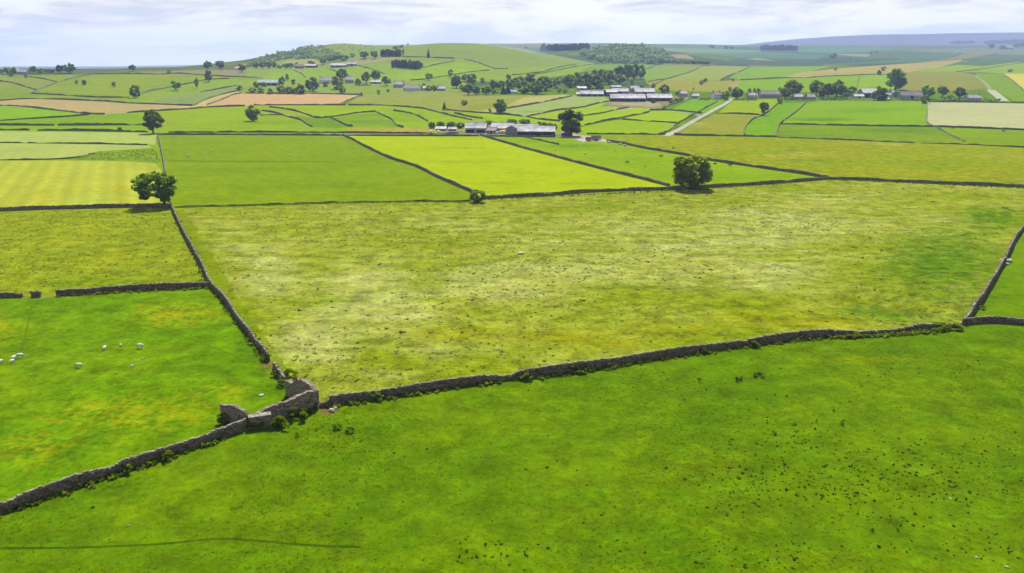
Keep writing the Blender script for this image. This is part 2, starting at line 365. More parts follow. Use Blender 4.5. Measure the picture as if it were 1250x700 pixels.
F([(421, 166), (480, 166.5), (586, 167), (617, 175.5), (670, 190), (736, 207), (785, 219.4), (819, 228.5), (818, 231), (723, 235), (666, 239.5), (592, 243), (575, 234), (535, 217), (509, 204), (478, 194)], (190, 210, 0), (180, 204, 0), .7, .03, .2, .05)
F([(589, 166.8), (640, 167.5), (700, 167.5), (744, 173.5), (787, 182), (867, 196.8), (940, 207.5), (1010, 218), (940, 224), (867, 228.7), (820, 228.5), (785, 219), (736, 206.5), (670, 189), (617, 174.5)], (158, 192, 0), (142, 178, 8), .8, .025, .3)
F([(702, 165), (815, 165.3), (900, 167.5), (949, 168.6), (1030, 171.5), (1110, 175), (1192, 178), (1260, 182), (1500, 194), (1500, 243), (1250, 228), (1141, 224), (1013, 218.5), (940, 206.6), (867, 195.6), (808, 184.5), (787, 181), (744, 172.6)], (154, 174, 4), (170, 173, 32), .9, .03, .6)
# near: the big meadow and the fields around it
F([(-500, 285), (0, 258.6), (110, 254.8), (207, 253.4), (221, 279), (249, 331), (257, 350), (116, 357.5), (69, 361), (0, 363), (-500, 385)], (166, 178, 26), (150, 170, 30), .9, .06, .8)
F([(208, 253), (320, 251), (454, 247), (575, 246), (590, 244), (666, 240.5), (723, 236), (818, 233), (867, 230), (940, 225.6), (1012, 219.6), (1141, 225), (1250, 229), (1500, 246), (1275, 235), (1251, 277), (1240, 292), (1227, 318), (1216, 337), (1198, 367), (1182, 390), (1172, 399), (1136, 400), (1074, 407), (1015, 410), (985, 412), (930, 419), (844, 431), (787, 439.5), (715, 451), (620, 463), (540, 473.5), (450, 487), (390, 496), (380, 475), (350, 468), (329, 441), (305, 411), (273, 367), (249, 331), (232, 300), (221, 279)], (152, 170, 20), (174, 184, 62), 1., .045, .75)
F([(214, 256), (224, 256), (262, 316), (300, 380), (338, 430), (352, 455), (348, 462), (328, 438), (300, 400), (271, 360), (248, 325), (231, 298), (219, 275)], (142, 162, 6), (150, 170, 10), .6, .06, .4)
F([(-500, 386), (0, 363.5), (69, 361.5), (116, 358), (257, 351), (273, 367), (305, 411), (329, 441), (347, 468), (330, 500), (300, 521), (240, 541), (139, 575), (0, 625), (-500, 800)], (114, 159, 0), (136, 168, 2), .7, .05, .6)
F([(1278, 236), (1252, 278), (1227, 318), (1198, 367), (1182, 391), (1250, 396.5), (1400, 410), (1600, 330), (1500, 248)], (124, 160, 4), (134, 166, 6), .6, .05, .4)
FIELDS_BASE = ((108, 148, 0), (127, 159, 0), .75, .06, .78)
# worn soil, gateways, lane, yard
F([(404, 165.4), (416, 165.4), (420, 167.6), (406, 168)], (176, 164, 96), (150, 170, 30), .7, .3, .4, obj='bare_soil')
F([(586, 166.2), (596, 166.4), (606, 169), (592, 168.6)], (206, 186, 120), (170, 180, 40), .7, .3, .4, obj='bare_soil')
F([(816, 226.5), (826, 225.5), (822, 229.6), (808, 230)], (178, 178, 96), (160, 180, 40), .7, .3, .4, obj='bare_soil')
F([(190, 165.6), (196, 165.4), (197, 169), (191, 169)], (170, 160, 100), (150, 170, 40), .7, .3, .4, obj='bare_soil')
F([(127, 139.6), (131, 139.4), (132, 141), (127, 141.2)], (190, 180, 120), obj='bare_soil')
F([(312, 441), (322, 443), (340, 441), (341, 447), (331, 451), (318, 448)], (150, 122, 72), (140, 140, 40), .8, .5, .4, obj='bare_soil')
F([(389, 498), (402, 496.5), (414, 499), (410, 505), (399, 508), (391, 504)], (152, 124, 80), (140, 135, 50), .7, .5, .4, obj='bare_soil')
F([(27, 363), (70, 361), (68, 363.6), (27, 365)], (170, 160, 90), (130, 160, 20), .7, .4, .4, obj='bare_soil')
F([(676, 164.6), (700, 164), (724, 167), (742, 171.4), (742, 173.4), (725, 173.2), (712, 173.6), (700, 169.5), (676, 167.2)], (226, 214, 204), (205, 196, 184), .7, .1, .3, obj='farm_yard')
F([(535, 158.2), (570, 160), (600, 162), (660, 165), (690, 164), (700, 166.4), (660, 167), (600, 165.4), (540, 162)], (150, 148, 128), (170, 160, 130), .7, .1, .3, obj='farm_yard')
F([(745, 122.6), (782, 124), (800, 124.4), (808, 129), (790, 131.5), (775, 129), (748, 128)], (200, 186, 150), (160, 160, 95), .9, .07, .4, obj='farm_yard')
F([(746, 134), (763, 131.4), (772, 132.6), (757, 134.6)], (196, 190, 180), None, .5, obj='farm_yard')

# soft-edged patches where the sward differs, and a cloud-shadow band painted below the village: (kind, x, y, half width, half height, amount) in photograph pixels
BLOBS = [('straw', 300, 182, 90, 4, .4), ('lush_or_shade', 420, 226, 90, 7, .4), ('straw', 260, 235, 60, 6, .35), ('lush_or_shade', 560, 181, 90, 3, .45), ('lush_or_shade', 650, 213, 80, 6, .4), ('straw', 720, 224, 60, 4, .5), ('lush_or_shade', 1000, 146, 55, 2.6, .9), ('lush_or_shade', 1060, 135, 70, 5, .5), ('lush_or_shade', 1080, 160, 80, 4, .6), ('straw', 1200, 168, 60, 4, .5), ('pale', 850, 152, 40, 4, .5), ('straw', 780, 158, 50, 4, .4), ('lush_or_shade', 330, 150, 60, 3, .5), ('straw', 420, 134, 60, 2, .5), ('lush_or_shade', 500, 140, 30, 3, .6), ('straw', 250, 142, 40, 3, .5), ('lush_or_shade', 80, 150, 60, 2, .5), ('straw', 60, 167, 60, 2.5, .5), ('lush_or_shade', 120, 180, 40, 2, .5), ('straw', 590, 128, 60, 5, .7), ('straw', 520, 124, 50, 3, .6), ('lush_or_shade', 660, 136, 40, 2, .5),
 ('dry', 205, 383, 60, 16, 0.84), ('dry', 250, 378, 30, 14, 0.54), ('dry', -2, 402, 24, 20, 0.74), ('dry', 150, 505, 130, 26, 0.61), ('dry', 40, 545, 70, 26, 0.61), ('dry', 270, 480, 45, 18, 0.54), ('dry', 200, 455, 60, 8, 0.34),
 ('lush_or_shade', 300, 420, 22, 70, .6), ('lush_or_shade', 345, 440, 16, 40, .5), ('lush_or_shade', 400, 485, 60, 10, .4),
 ('lush_or_shade', 1150, 320, 110, 55, .75), ('lush_or_shade', 1080, 382, 80, 14, .9), ('lush_or_shade', 1210, 265, 60, 22, .7), ('lush_or_shade', 1020, 340, 110, 16, .4),
 ('straw', 560, 405, 120, 12, .7), ('straw', 690, 412, 130, 14, .8), ('straw', 800, 400, 120, 16, .6), ('straw', 980, 390, 120, 14, .7), ('straw', 1120, 375, 80, 12, .55), ('straw', 470, 360, 90, 16, .4),
 ('pale', 600, 345, 120, 22, .95), ('pale', 450, 355, 90, 40, .95), ('pale', 385, 410, 60, 34, 1.), ('pale', 330, 330, 50, 40, .8), ('pale', 700, 330, 200, 20, .8), ('pale', 860, 300, 160, 20, .9), ('pale', 900, 330, 120, 24, .9), ('pale', 960, 270, 140, 24, .9), ('pale', 760, 290, 160, 34, .6), ('pale', 480, 460, 50, 14, .5), ('pale', 1000, 240, 120, 8, .6), ('pale', 300, 290, 60, 30, .5), ('pale', 560, 270, 150, 16, .5), ('pale', 1140, 268, 60, 9, .6), ('pale', 520, 430, 60, 12, .5),
 ('lush_or_shade', 120, 345, 130, 9, .6), ('lush_or_shade', 440, 420, 80, 12, .5), ('lush_or_shade', 560, 440, 120, 8, .4),
 ('straw', 1050, 180, 130, 6, .8), ('straw', 900, 172, 90, 5, .7), ('straw', 1200, 210, 90, 7, .6), ('straw', 1030, 212, 60, 4, .9), ('pale', 970, 188, 50, 3, .6), ('lush_or_shade', 995, 196, 70, 4, .5), ('pale', 1080, 176, 40, 2.5, .6), ('pale', 1210, 190, 40, 2.5, .5), ('lush_or_shade', 1130, 198, 110, 5, .45),
 ('lush_or_shade', 700, 178, 60, 4, .6), ('lush_or_shade', 780, 195, 70, 6, .35), ('lush_or_shade', 640, 560, 260, 34, .35), ('straw', 880, 560, 200, 30, .3), ('lush_or_shade', 1100, 620, 180, 30, .35), ('straw', 930, 470, 70, 8, .5), ('straw', 1080, 440, 120, 10, .45), ('lush_or_shade', 800, 480, 120, 10, .5), ('lush_or_shade', 470, 520, 90, 14, .4), ('straw', 1170, 440, 60, 14, .3),
 ('straw', 560, 197, 50, 2, .7), ('straw', 600, 224, 60, 2.5, .6), ('lush_or_shade', 300, 215, 140, 10, .3), ('dry', 48, 235, 14, 22, 0.81), ('dry', 145, 232, 8, 18, 0.94), ('dry', 90, 225, 6, 20, 0.54), ('dry', 15, 240, 8, 20, 0.68)]
# ---------------------------------------------------------------- lanes and paths as strips of the same ground sheet
def densify(pts, step):
    pts = np.asarray(pts, float); out = []
    for a, b in zip(pts[:-1], pts[1:]):
        n = max(1, int(np.ceil(np.linalg.norm(b - a) / step)))
        for i in range(n): out.append(a + (b - a) * i / n)
    out.append(pts[-1]); return np.array(out)
def smooth_line(pts, n=8):
    """Catmull-Rom through the points"""
    p = np.asarray(pts, float); p = np.vstack([2 * p[0] - p[1], p, 2 * p[-1] - p[-2]]); out = []
    for i in range(1, len(p) - 2):
        for k in range(n):
            t = k / n
            out.append(.5 * ((2 * p[i]) + (-p[i - 1] + p[i + 1]) * t + (2 * p[i - 1] - 5 * p[i] + 4 * p[i + 1] - p[i + 2]) * t * t + (-p[i - 1] + 3 * p[i] - 3 * p[i + 1] + p[i + 2]) * t ** 3))
    out.append(p[-2]); return np.array(out)
def line_world(px, step=6.0, smooth=True):
    q = smooth_line(px) if smooth and len(px) > 2 else np.asarray(px, float)
    q = densify(q, step)
    return cast(q[:, 0], q[:, 1])
def strip(px, width, c, c2=None, obj='lane', amt=.5, sc=.2, grain=.3):
    P = line_world(px, 8)[:, :2]
    T = np.gradient(P, axis=0); T /= np.linalg.norm(T, axis=1)[:, None]
    N = np.stack([-T[:, 1], T[:, 0]], 1) * width / 2
    FIELDS.append((obj, ('world', np.vstack([P + N, (P - N)[::-1]])), c, c2 if c2 is not None else c, amt, sc, grain, 0.))
strip([(813, 166), (830, 157.6), (843, 150), (856, 142.6), (872, 134), (887, 125.6), (894, 120)], 4.4, (222, 212, 198), (205, 198, 180))
strip([(818, 135.6), (844, 138.6), (857, 142)], 5, (190, 184, 170), (150, 170, 110))
strip([(190, 164), (300, 163.6), (420, 164.2), (560, 164.9), (680, 166.2)], 7.5, (140, 146, 120), (128, 150, 70))
strip([(1190, 92), (1203, 102), (1209, 110)], 5, (170, 186, 110), (160, 180, 90))
strip([(1209, 110), (1218, 117), (1226, 123.4)], 9, (214, 216, 190), (190, 200, 150))
strip([(-60, 671), (0, 669.6), (77, 669), (140, 667), (200, 664), (267, 658), (320, 661), (380, 666), (440, 668)], .38, (66, 98, 0), (88, 122, 0), 'path', .7, .4)
strip([(85, 372), (129, 388), (195, 402), (257, 423), (300, 440), (322, 446)], .4, (104, 142, 2), (112, 150, 4), 'path', .7, .2)
strip([(150, 522), (180, 507), (244, 482), (272, 470)], .4, (100, 136, 4), (116, 150, 4), 'path', .7, .2)
strip([(39, 372), (33, 400), (26, 430)], .35, (106, 140, 2), (114, 152, 4), 'path', .7, .2)
strip([(690, 386), (800, 368), (880, 356), (940, 342), (1000, 333), (1060, 325), (1150, 312)], .6, (138, 158, 14), (150, 166, 30), 'path', .9, .15)
strip([(700, 374), (780, 362), (860, 350), (930, 338)], .5, (140, 160, 16), (152, 168, 34), 'path', .9, .15)

# ---------------------------------------------------------------- the ground, one sheet split along the field edges
def make_ground():
    pts = []; edges = []; faces = []
    rows = [24.0]
    while rows[-1] < 9800: rows.append(rows[-1] * (1.03 if rows[-1] < 1300 else 1.02))
    for j, y in enumerate(rows):
        for a in np.linspace(-1.15, 1.15, 132):
            pts.append((a * max(y, 60) + (.3 * y * .01 if j % 2 else 0), y))
    for x in np.linspace(-14000, 14000, 15):
        pts.append((x, -4000.0 + x * 1e-3)); pts.append((x, 13000.0 + x * 1e-3))
    for y in np.linspace(-3000, 12000, 9):
        pts.append((-14000.0, y)); pts.append((14000.0, y))
    for x in np.linspace(-400, 400, 21):
        for y in (-300., -150., -50., 0.): pts.append((x, y))
    for obj, poly, *_ in FIELDS:
        if isinstance(poly, tuple): W = poly[1]
        else:
            q = densify(np.vstack([poly, poly[:1]]), 14)[:-1]
            W = cast(q[:, 0], q[:, 1])[:, :2]
        k = len(pts); n = len(W)
        pts += [tuple(w) for w in W]
        edges += [(k + i, k + (i + 1) % n) for i in range(n)]; faces.append(np.array(W))
    res = geometry.delaunay_2d_cdt([Vector(p) for p in pts], edges, [], 0, 1e-4, False)
    V = np.array([(v.x, v.y) for v in res[0]]); TR = res[2]
    Z = height(V[:, 0], V[:, 1])
    V3 = np.column_stack([V, Z])
    tri = np.array(TR, np.int32)
    # wind upwards
    a, b, c = V[tri[:, 0]], V[tri[:, 1]], V[tri[:, 2]]
    cr = (b[:, 0] - a[:, 0]) * (c[:, 1] - a[:, 1]) - (b[:, 1] - a[:, 1]) * (c[:, 0] - a[:, 0])
    tri[cr < 0] = tri[cr < 0][:, ::-1]
    keep = np.abs(cr) > 1e-7
    cen = (a + b + c) / 3
    top = np.full(len(tri), -1)
    for fi, W in enumerate(faces):            # which field each triangle lies in; later fields win
        lo, hi = W.min(0), W.max(0)
        s_ = np.where((cen >= lo).all(1) & (cen <= hi).all(1))[0]
        q = cen[s_]; ins = np.zeros(len(s_), bool); j = len(W) - 1
        for i in range(len(W)):
            if W[i, 1] != W[j, 1]:
                ins ^= ((W[i, 1] > q[:, 1]) != (W[j, 1] > q[:, 1])) & (q[:, 0] < (W[j, 0] - W[i, 0]) * (q[:, 1] - W[i, 1]) / (W[j, 1] - W[i, 1]) + W[i, 0])
            j = i
        top[s_[ins]] = fi
    n = len(tri)
    c1 = np.zeros((n, 3)); c2 = np.zeros((n, 3)); par = np.zeros((n, 3)); par2 = np.zeros((n, 3))
    base1, base2 = alb(FIELDS_BASE[0]), alb(FIELDS_BASE[1])
    # far country: an irregular patchwork of pasture, hay and moor, tones also hinting at cloud shade
    rs = np.random.default_rng(3)
    sx, sy = [], []
    for Y0 in np.geomspace(1000, 9500, 22):
        w = Y0 * .085
        for X0 in np.arange(-1.3 * Y0, 1.3 * Y0, w):
            sx.append(X0 + rs.uniform(-.4, .4) * w); sy.append(Y0 * (1 + rs.uniform(-.04, .04)))
    sx, sy = np.array(sx), np.array(sy)
    pal = [(112, 140, 66), (98, 128, 70), (128, 152, 60), (108, 124, 78), (140, 158, 74), (120, 132, 84), (160, 156, 100), (92, 120, 66)]
    pc = np.array([alb(p) for p in pal]); pick = rs.choice(len(pal), len(sx), p=[.2, .2, .14, .16, .08, .14, .03, .05])
    for i in range(n):
        X, Y = cen[i]
        if top[i] >= 0:
            _, _, f1, f2, amt, sc, gr, st = FIELDS[top[i]]
            c1[i] = alb(f1); c2[i] = alb(f2); par[i] = (amt, sc, gr); par2[i] = (st, 0, 0)
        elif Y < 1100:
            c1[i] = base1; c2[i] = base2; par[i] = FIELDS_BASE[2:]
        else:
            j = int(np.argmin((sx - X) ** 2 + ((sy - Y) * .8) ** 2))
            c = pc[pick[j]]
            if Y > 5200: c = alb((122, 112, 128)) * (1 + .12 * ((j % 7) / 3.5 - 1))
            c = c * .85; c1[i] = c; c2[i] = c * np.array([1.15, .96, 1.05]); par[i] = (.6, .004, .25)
    soft = {}
    for kd, x, y, rx, ry, am in BLOBS:
        p0, px_, py_ = cast([x, x + rx, x], [y, y, y - ry])[:, :2]
        u = px_ - p0; v = py_ - p0
        Mx = np.linalg.inv(np.array([u, v]).T)
        q = (V - p0) @ Mx.T
        g = am * np.exp(-(q ** 2).sum(1) * 1.1)
        soft[kd] = np.maximum(soft.get(kd, 0 * g), g)
    objs = [FIELDS[t][0] if t >= 0 else 'ground' for t in top]
    b = NT('ground_cover')
    pos = b.n('ShaderNodeNewGeometry').outputs['Position']
    A1 = b.n('ShaderNodeAttribute', attribute_name='fcol').outputs['Vector']
    A2 = b.n('ShaderNodeAttribute', attribute_name='fcol2').outputs['Vector']
    P1 = b.n('ShaderNodeSeparateXYZ', ins={0: b.n('ShaderNodeAttribute', attribute_name='fpar').outputs['Vector']}).outputs
    P2 = b.n('ShaderNodeSeparateXYZ', ins={0: b.n('ShaderNodeAttribute', attribute_name='fpar2').outputs['Vector']}).outputs
    warp = b.n('ShaderNodeTexNoise', ins={'Vector': pos, 'Scale': .02, 'Detail': 2}).outputs['Color']
    pw = b.n('ShaderNodeVectorMath', operation='MULTIPLY_ADD', ins={0: warp, 1: (14, 14, 0), 2: pos}).outputs[0]
    sv = b.n('ShaderNodeVectorMath', operation='SCALE', ins={0: b.scalevec(pw, (.7, 1.0, 1.0)), 'Scale': P1[1]}).outputs[0]
    nA = b.noise(sv, 1.0, 5, .62)
    nB = b.noise(pos, .22, 4, .6)
    nC = b.noise(pos, 1.1, 4, .6)
    nD = b.noise(pos, 4.0, 2, .5)
    f = b.math('ADD', b.math('MULTIPLY', nA, .68), b.math('MULTIPLY', b.math('ADD', nB, nC), .16))
    f = b.math('MULTIPLY', b.ramp(f, .41, .60), P1[0], clamp=True)
    col = b.mix(f, A1, A2)
    nE = b.noise(pos, .045, 4, .6)
    nF = b.noise(b.scalevec(pw, (1.0, 1.0, 1.0)), .42, 5, .68)
    pick = b.math('ADD', b.math('MULTIPLY', nF, .6), b.math('MULTIPLY', nC, .4))
    for kd, cc, lo_, hi_ in (('lush_or_shade', (96, 142, 0), .62, .30), ('straw', (164, 168, 10), .60, .34), ('dry', (190, 184, 22), .60, .40), ('pale', (198, 204, 108), .58, .36)):
        at_ = b.n('ShaderNodeAttribute', attribute_name='sw_' + kd).outputs['Fac']
        # noise threshold that loosens as the patch strengthens
        th = b.math('MULTIPLY_ADD', at_, hi_ - lo_, lo_)
        src = pick
        if kd in ('pale', 'straw'):
            stk = b.noise(b.scalevec(pw, (.055, .20, 1.)), 1.0, 5, .62)
            src = b.math('ADD', b.math('MULTIPLY', stk, .62), b.math('MULTIPLY', pick, .38))
        m_ = b.math('MULTIPLY', b.ramp(b.math('SUBTRACT', src, th), -.07, .18), b.ramp(at_, .03, .5))
        col = b.mix(m_, col, tuple(alb(cc)))
    # mowing lines
    sx_ = b.n('ShaderNodeVectorMath', operation='DOT_PRODUCT', ins={0: b.n('ShaderNodeVectorMath', operation='MULTIPLY_ADD', ins={0: warp, 1: (1.5, 1.5, 0), 2: pos}).outputs[0], 1: (.91, .41, 0)}).outputs['Value']
    wv = b.math('ADD', b.math('SINE', b.math('MULTIPLY', sx_, 1.05)), b.math('MULTIPLY', b.math('SINE', b.math('MULTIPLY', sx_, .41)), .7))
    wv2 = b.math('MULTIPLY', wv, b.math('MULTIPLY', b.ramp(nB, .3, .6), P2[0]))
    # tussocks, blades and clods
    tus = b.ramp(pick, .50, .68)
    g = b.math('ADD', b.math('MULTIPLY', b.math('SUBTRACT', nC, .5), 1.5), b.math('MULTIPLY', b.math('SUBTRACT', nB, .5), 1.7))
    g = b.math('ADD', g, b.math('MULTIPLY', b.math('SUBTRACT', nD, .5), 1.0))
    g = b.math('ADD', g, b.math('MULTIPLY', tus, -.55))
    val = b.math('MULTIPLY_ADD', g, P1[2], 1.0)
    nG = b.noise(pos, .011, 4, .6)
    val = b.math('MULTIPLY_ADD', b.math('SUBTRACT', nE, .5), .22, val)
    val = b.math('MULTIPLY_ADD', b.math('SUBTRACT', nG, .5), .2, val)
    val = b.math('MULTIPLY_ADD', wv2, .16, val)
    val = b.math('MAXIMUM', val, .25)
    hv = b.n('ShaderNodeHueSaturation', ins={'Hue': b.math('MULTIPLY_ADD', b.math('SUBTRACT', nE, .5), -.03, b.math('MULTIPLY_ADD', b.math('SUBTRACT', nF, .5), -.05, .5)), 'Value': val, 'Color': col}).outputs[0]
    bump = b.n('ShaderNodeBump', ins={'Strength': .55, 'Distance': .25, 'Height': b.math('ADD', nC, b.math('MULTIPLY', nD, .4))}).outputs[0]
    d = b.n('ShaderNodeBsdfDiffuse', ins={'Color': hv, 'Normal': bump})
    gm = b.out(d.outputs[0])
    for name in sorted(set(objs)):
        sel = np.array([o == name for o in objs]) & keep
        t = tri[sel]
        used, inv = np.unique(t.ravel(), return_inverse=True)
        o = big_mesh(name, V3[used], inv.reshape(-1, 3), gm, smooth=True)
        me = o.data
        ok = len(me.polygons) == sel.sum()
        for an, arr in (('fcol', c1), ('fcol2', c2), ('fpar', par), ('fpar2', par2)):
            at_ = me.attributes.new(an, 'FLOAT_VECTOR', 'FACE')
            at_.data.foreach_set('vector', arr[sel].astype(np.float32).ravel() if ok else np.resize(arr[sel].astype(np.float32), (len(me.polygons), 3)).ravel())
        for kd, arr in soft.items():
            a_ = me.attributes.new('sw_' + kd, 'FLOAT', 'POINT')
            a_.data.foreach_set('value', arr[used].astype(np.float32))
        o['kind'] = 'structure'
make_ground()

# ---------------------------------------------------------------- dry stone walls
def resample(P, step):
    d = np.r_[0, np.cumsum(np.linalg.norm(np.diff(P[:, :2], axis=0), axis=1))]
    n = max(2, int(round(d[-1] / step)) + 1)
    s = np.linspace(0, d[-1], n)
    return np.column_stack([np.interp(s, d, P[:, 0]), np.interp(s, d, P[:, 1])]), d[-1]
def wall_verts(Q, h, tb, tt, rows, jit, topjit, zs=None):
    n = len(Q)
    T = np.gradient(Q, axis=0); T /= np.maximum(np.linalg.norm(T, axis=1), 1e-6)[:, None]
    N = np.stack([-T[:, 1], T[:, 0]], 1)
    g = height(Q[:, 0], Q[:, 1])
    h = np.broadcast_to(np.asarray(h, float), (n,)) + rng.normal(0, topjit, n)
    ring = []
    for r in range(rows + 1):
        t = r / rows; w = (tb * (1 - t) + tt * t) / 2
        ring.append((1, t, w))
    prof = [(1, t, w) for _, t, w in ring] + [(-1, t, w) for _, t, w in ring[::-1]]
    k = len(prof); V = np.zeros((n, k, 3))
    for i, (s, t, w) in enumerate(prof):
        o = s * w + rng.normal(0, jit, n)
        V[:, i, :2] = Q + N * o[:, None] + T * rng.normal(0, jit, n)[:, None]
        V[:, i, 2] = g - .35 + (h + .35) * t + (rng.normal(0, jit, n) if 0 < t < 1 else 0)
    F_ = []
    for i in range(n - 1):
        for j in range(k - 1):
            F_.append((i * k + j, i * k + j + 1, (i + 1) * k + j + 1, (i + 1) * k + j))
    cap0 = tuple(range(k)); cap1 = tuple((n - 1) * k + j for j in range(k))[::-1]
    return V.reshape(-1, 3), F_, cap0, cap1, T, N, g, h
def wall(label, px, h=1.35, kind='mid', group=None, thick=.65, mat=None, name='drystone_wall', cat='wall', smooth=True, taper=None):
    P = line_world(px, 6, smooth)
    D = np.mean([depth(p) for p in P])
    if kind == 'mid': h *= .84; thick *= .9
    if kind == 'near' and taper is None: h *= .86; thick *= .85
    step = {'near': .42, 'mid': 1.6, 'far': max(3., D / 180)}[kind]
    Q, L = resample(P, step)
    hh = h if taper is None else np.interp(np.linspace(0, 1, len(Q)), [a for a, _ in taper], [b for _, b in taper])
    if kind == 'far':
        ss = np.linspace(0, L, len(Q)); ph = rng.uniform(0, 6.28, 3)
        hh = np.asarray(h if taper is None else hh) * (1 + .16 * np.sin(ss / 13. + ph[0]) - .55 * np.exp(-((np.sin(ss / 41. + ph[1])) / .12) ** 2) - .4 * np.exp(-((np.sin(ss / 17. + ph[2])) / .1) ** 2))
    if kind != 'far':
        ss = np.linspace(0, L, len(Q)); ph = rng.uniform(0, 6.28, 4)
        rag = lambda q: 1 + .09 * np.sin(q / 3.1 + ph[0]) + .07 * np.sin(q / 7.7 + ph[1]) - .34 * np.exp(-((np.sin(q / 23. + ph[2])) / .07) ** 2) - .22 * np.exp(-((np.sin(q / 13. + ph[3])) / .06) ** 2)
        hh = np.asarray(hh) * rag(ss)
    rows = {'near': 4, 'mid': 2, 'far': 1}[kind]; jit = {'near': .085, 'mid': .05, 'far': .06}[kind]
    if kind == 'far': thick = max(thick * .85, .6); h = h * .7
    V, Fc, c0, c1, T, N, g, hr = wall_verts(Q, hh, thick * 1.25, thick * .75, rows, jit, {'near': .05, 'mid': .12, 'far': .16}[kind])
    m = mat or (M['stone'] if kind == 'near' else M['farstone'])
    o = mesh_obj(name, V, Fc + [c0, c1], m)
    tag(o, label, cat, group)
    if kind in ('near', 'mid') and mat is None:
        mb = MB()
        st = .3 if kind == 'near' else .8
        Q2, _ = resample(P, st)
        T2 = np.gradient(Q2, axis=0); g2 = height(Q2[:, 0], Q2[:, 1])
        hh2 = np.full(len(Q2), h, float) if taper is None else np.interp(np.linspace(0, 1, len(Q2)), [a for a, _ in taper], [b for _, b in taper])
        hh2 = hh2 * rag(np.linspace(0, L, len(Q2)))
        for i in range(len(Q2)):
            rz = math.atan2(T2[i, 1], T2[i, 0])
            s = random.uniform(.6, 1.3) * (.45 if random.random() < .15 else 1)
            mb.box((Q2[i, 0], Q2[i, 1], g2[i] + hh2[i] + .07 * s), (st * random.uniform(1.0, 1.3), thick * .62 * random.uniform(.8, 1.15), .3 * s), rz + random.uniform(-.2, .2), jit=.035, tilt=random.uniform(-.4, .4))
        mb.build('coping', M['cope'], o)
    return o
G_NEAR = 'drystone walls around the near fields'; G_MID = 'drystone walls along the lane and farm fields'; G_FAR = 'drystone walls on the far slopes'
# foreground
wall('weathered grey drystone wall running down left from the ruined barn, nettles at its foot', [(-330, 765), (-180, 700), (-60, 652), (0, 628), (45, 611), (100, 592), (139, 579), (190, 562), (240, 545.5), (270, 535), (299, 525)], 1.4, 'near', G_NEAR, .6)
wall('longest foreground drystone wall, sweeping right from the ruined barn below the pale meadow', [(403, 495), (420, 492), (450, 488), (540, 474.5), (620, 464), (715, 452), (787, 440.5), (844, 432), (930, 420), (985, 413), (1015, 411)], 1.35, 'near', G_NEAR, .6)
wall('sunken grassy end of the long foreground wall, just short of the right-hand junction', [(1016, 410.5), (1040, 409.5), (1074, 408), (1105, 404), (1136, 401), (1160, 400.6), (1172, 400)], .7, 'near', G_NEAR, .6, taper=[(0, 1.1), (.2, .6), (.5, .45), (.7, .8), (.85, .5), (1, .7)])
wall('crooked drystone wall climbing the right edge of the meadow, gap of fallen stones halfway', [(1176, 397), (1182, 390), (1190, 377), (1198, 367), (1205, 355), (1216, 337), (1221, 328), (1227, 318), (1233, 305), (1240, 292), (1251, 277), (1262, 257), (1275, 236)], 1.3, 'near', G_NEAR, .7)
wall('short low drystone wall leaving the right-hand junction toward the right frame edge', [(1179, 396), (1190, 395), (1213, 394), (1250, 397), (1320, 406), (1480, 428), (1700, 462)], 1.0, 'near', G_NEAR, .55)
wall('long drystone wall dividing sheep pasture from pale meadow, from the ruin to the leaning oak', [(328, 441.5), (318, 427), (305, 411), (291, 393), (273, 367), (257, 350), (249, 331), (232, 300), (221, 279), (211, 257.5), (208.5, 252)], 1.35, 'near', G_NEAR, .6)
wall('tumbled stub of wall between the muddy gap and the ruined barn', [(347, 469), (343, 463), (339, 457.5), (335.5, 452)], 1.4, 'near', G_NEAR, .7, smooth=False)
wall('dark drystone wall above the sheep, from the gateway to the dividing wall', [(69, 361.5), (116, 358), (135, 356.5), (190, 354), (225, 352.3), (256, 351)], 1.2, 'near', G_NEAR, .6)
wall('short isolated length of dark wall standing between two gateways above the sheep', [(38.5, 363), (50, 362.6)], 1.2, 'near', G_NEAR, .6, smooth=False)
wall('dark drystone wall entering from the left frame edge above the sheep', [(-420, 384), (-80, 367), (0, 363.6), (28, 363)], 1.2, 'near', G_NEAR, .6)
wall('drystone wall along the foot of the striped mown field, ending under the leaning oak', [(-400, 276), (-80, 262), (0, 258), (50, 256), (110, 254.6), (165, 253.2), (207, 252.8)], 1.25, 'mid', G_NEAR, .6)
wall('thin overgrown bank between the dark green field and the meadow', [(213, 253), (255, 252), (320, 250.6), (390, 248.4), (454, 246.7), (520, 246), (574, 246)], .45, 'far', G_NEAR, .5, mat=M['mosswall'], name='field_bank', cat='bank')
wall('drystone wall from the round hawthorn past the big lone tree to the wall fork', [(592, 243.3), (630, 241), (666, 239.5), (723, 235), (780, 233), (818, 232), (867, 229), (940, 224.8), (1011, 219.2)], 1.25, 'mid', G_NEAR, .6)
wall('drystone wall from the fork to the right frame edge, above the meadow', [(1012, 219), (1060, 220.8), (1141, 224.6), (1200, 226.8), (1250, 229), (1320, 232.5), (1600, 248)], 1.2, 'mid', G_NEAR, .6)
wall('drystone wall slanting between the dark green and bright yellow-green fields', [(418, 165.5), (430, 171), (449, 181), (477, 194), (508, 204), (534, 217), (557, 227), (575, 235), (582, 240)], 1.3, 'mid', G_NEAR, .65)
wall('drystone wall slanting from the farm sheds down to the big lone tree', [(586, 165.5), (617, 174.7), (637, 180.8), (670, 189.8), (696, 197), (736, 207.4), (785, 219.6), (817, 228)], 1.25, 'mid', G_NEAR, .65)
wall('drystone wall running from the stone yard to the wall fork, beside the straw-coloured pasture', [(741, 173), (762, 176.3), (787, 181.7), (808, 185.2), (840, 190.8), (867, 196.4), (940, 207.2), (980, 213), (1011, 218.4)], 1.3, 'mid', G_NEAR, .65)
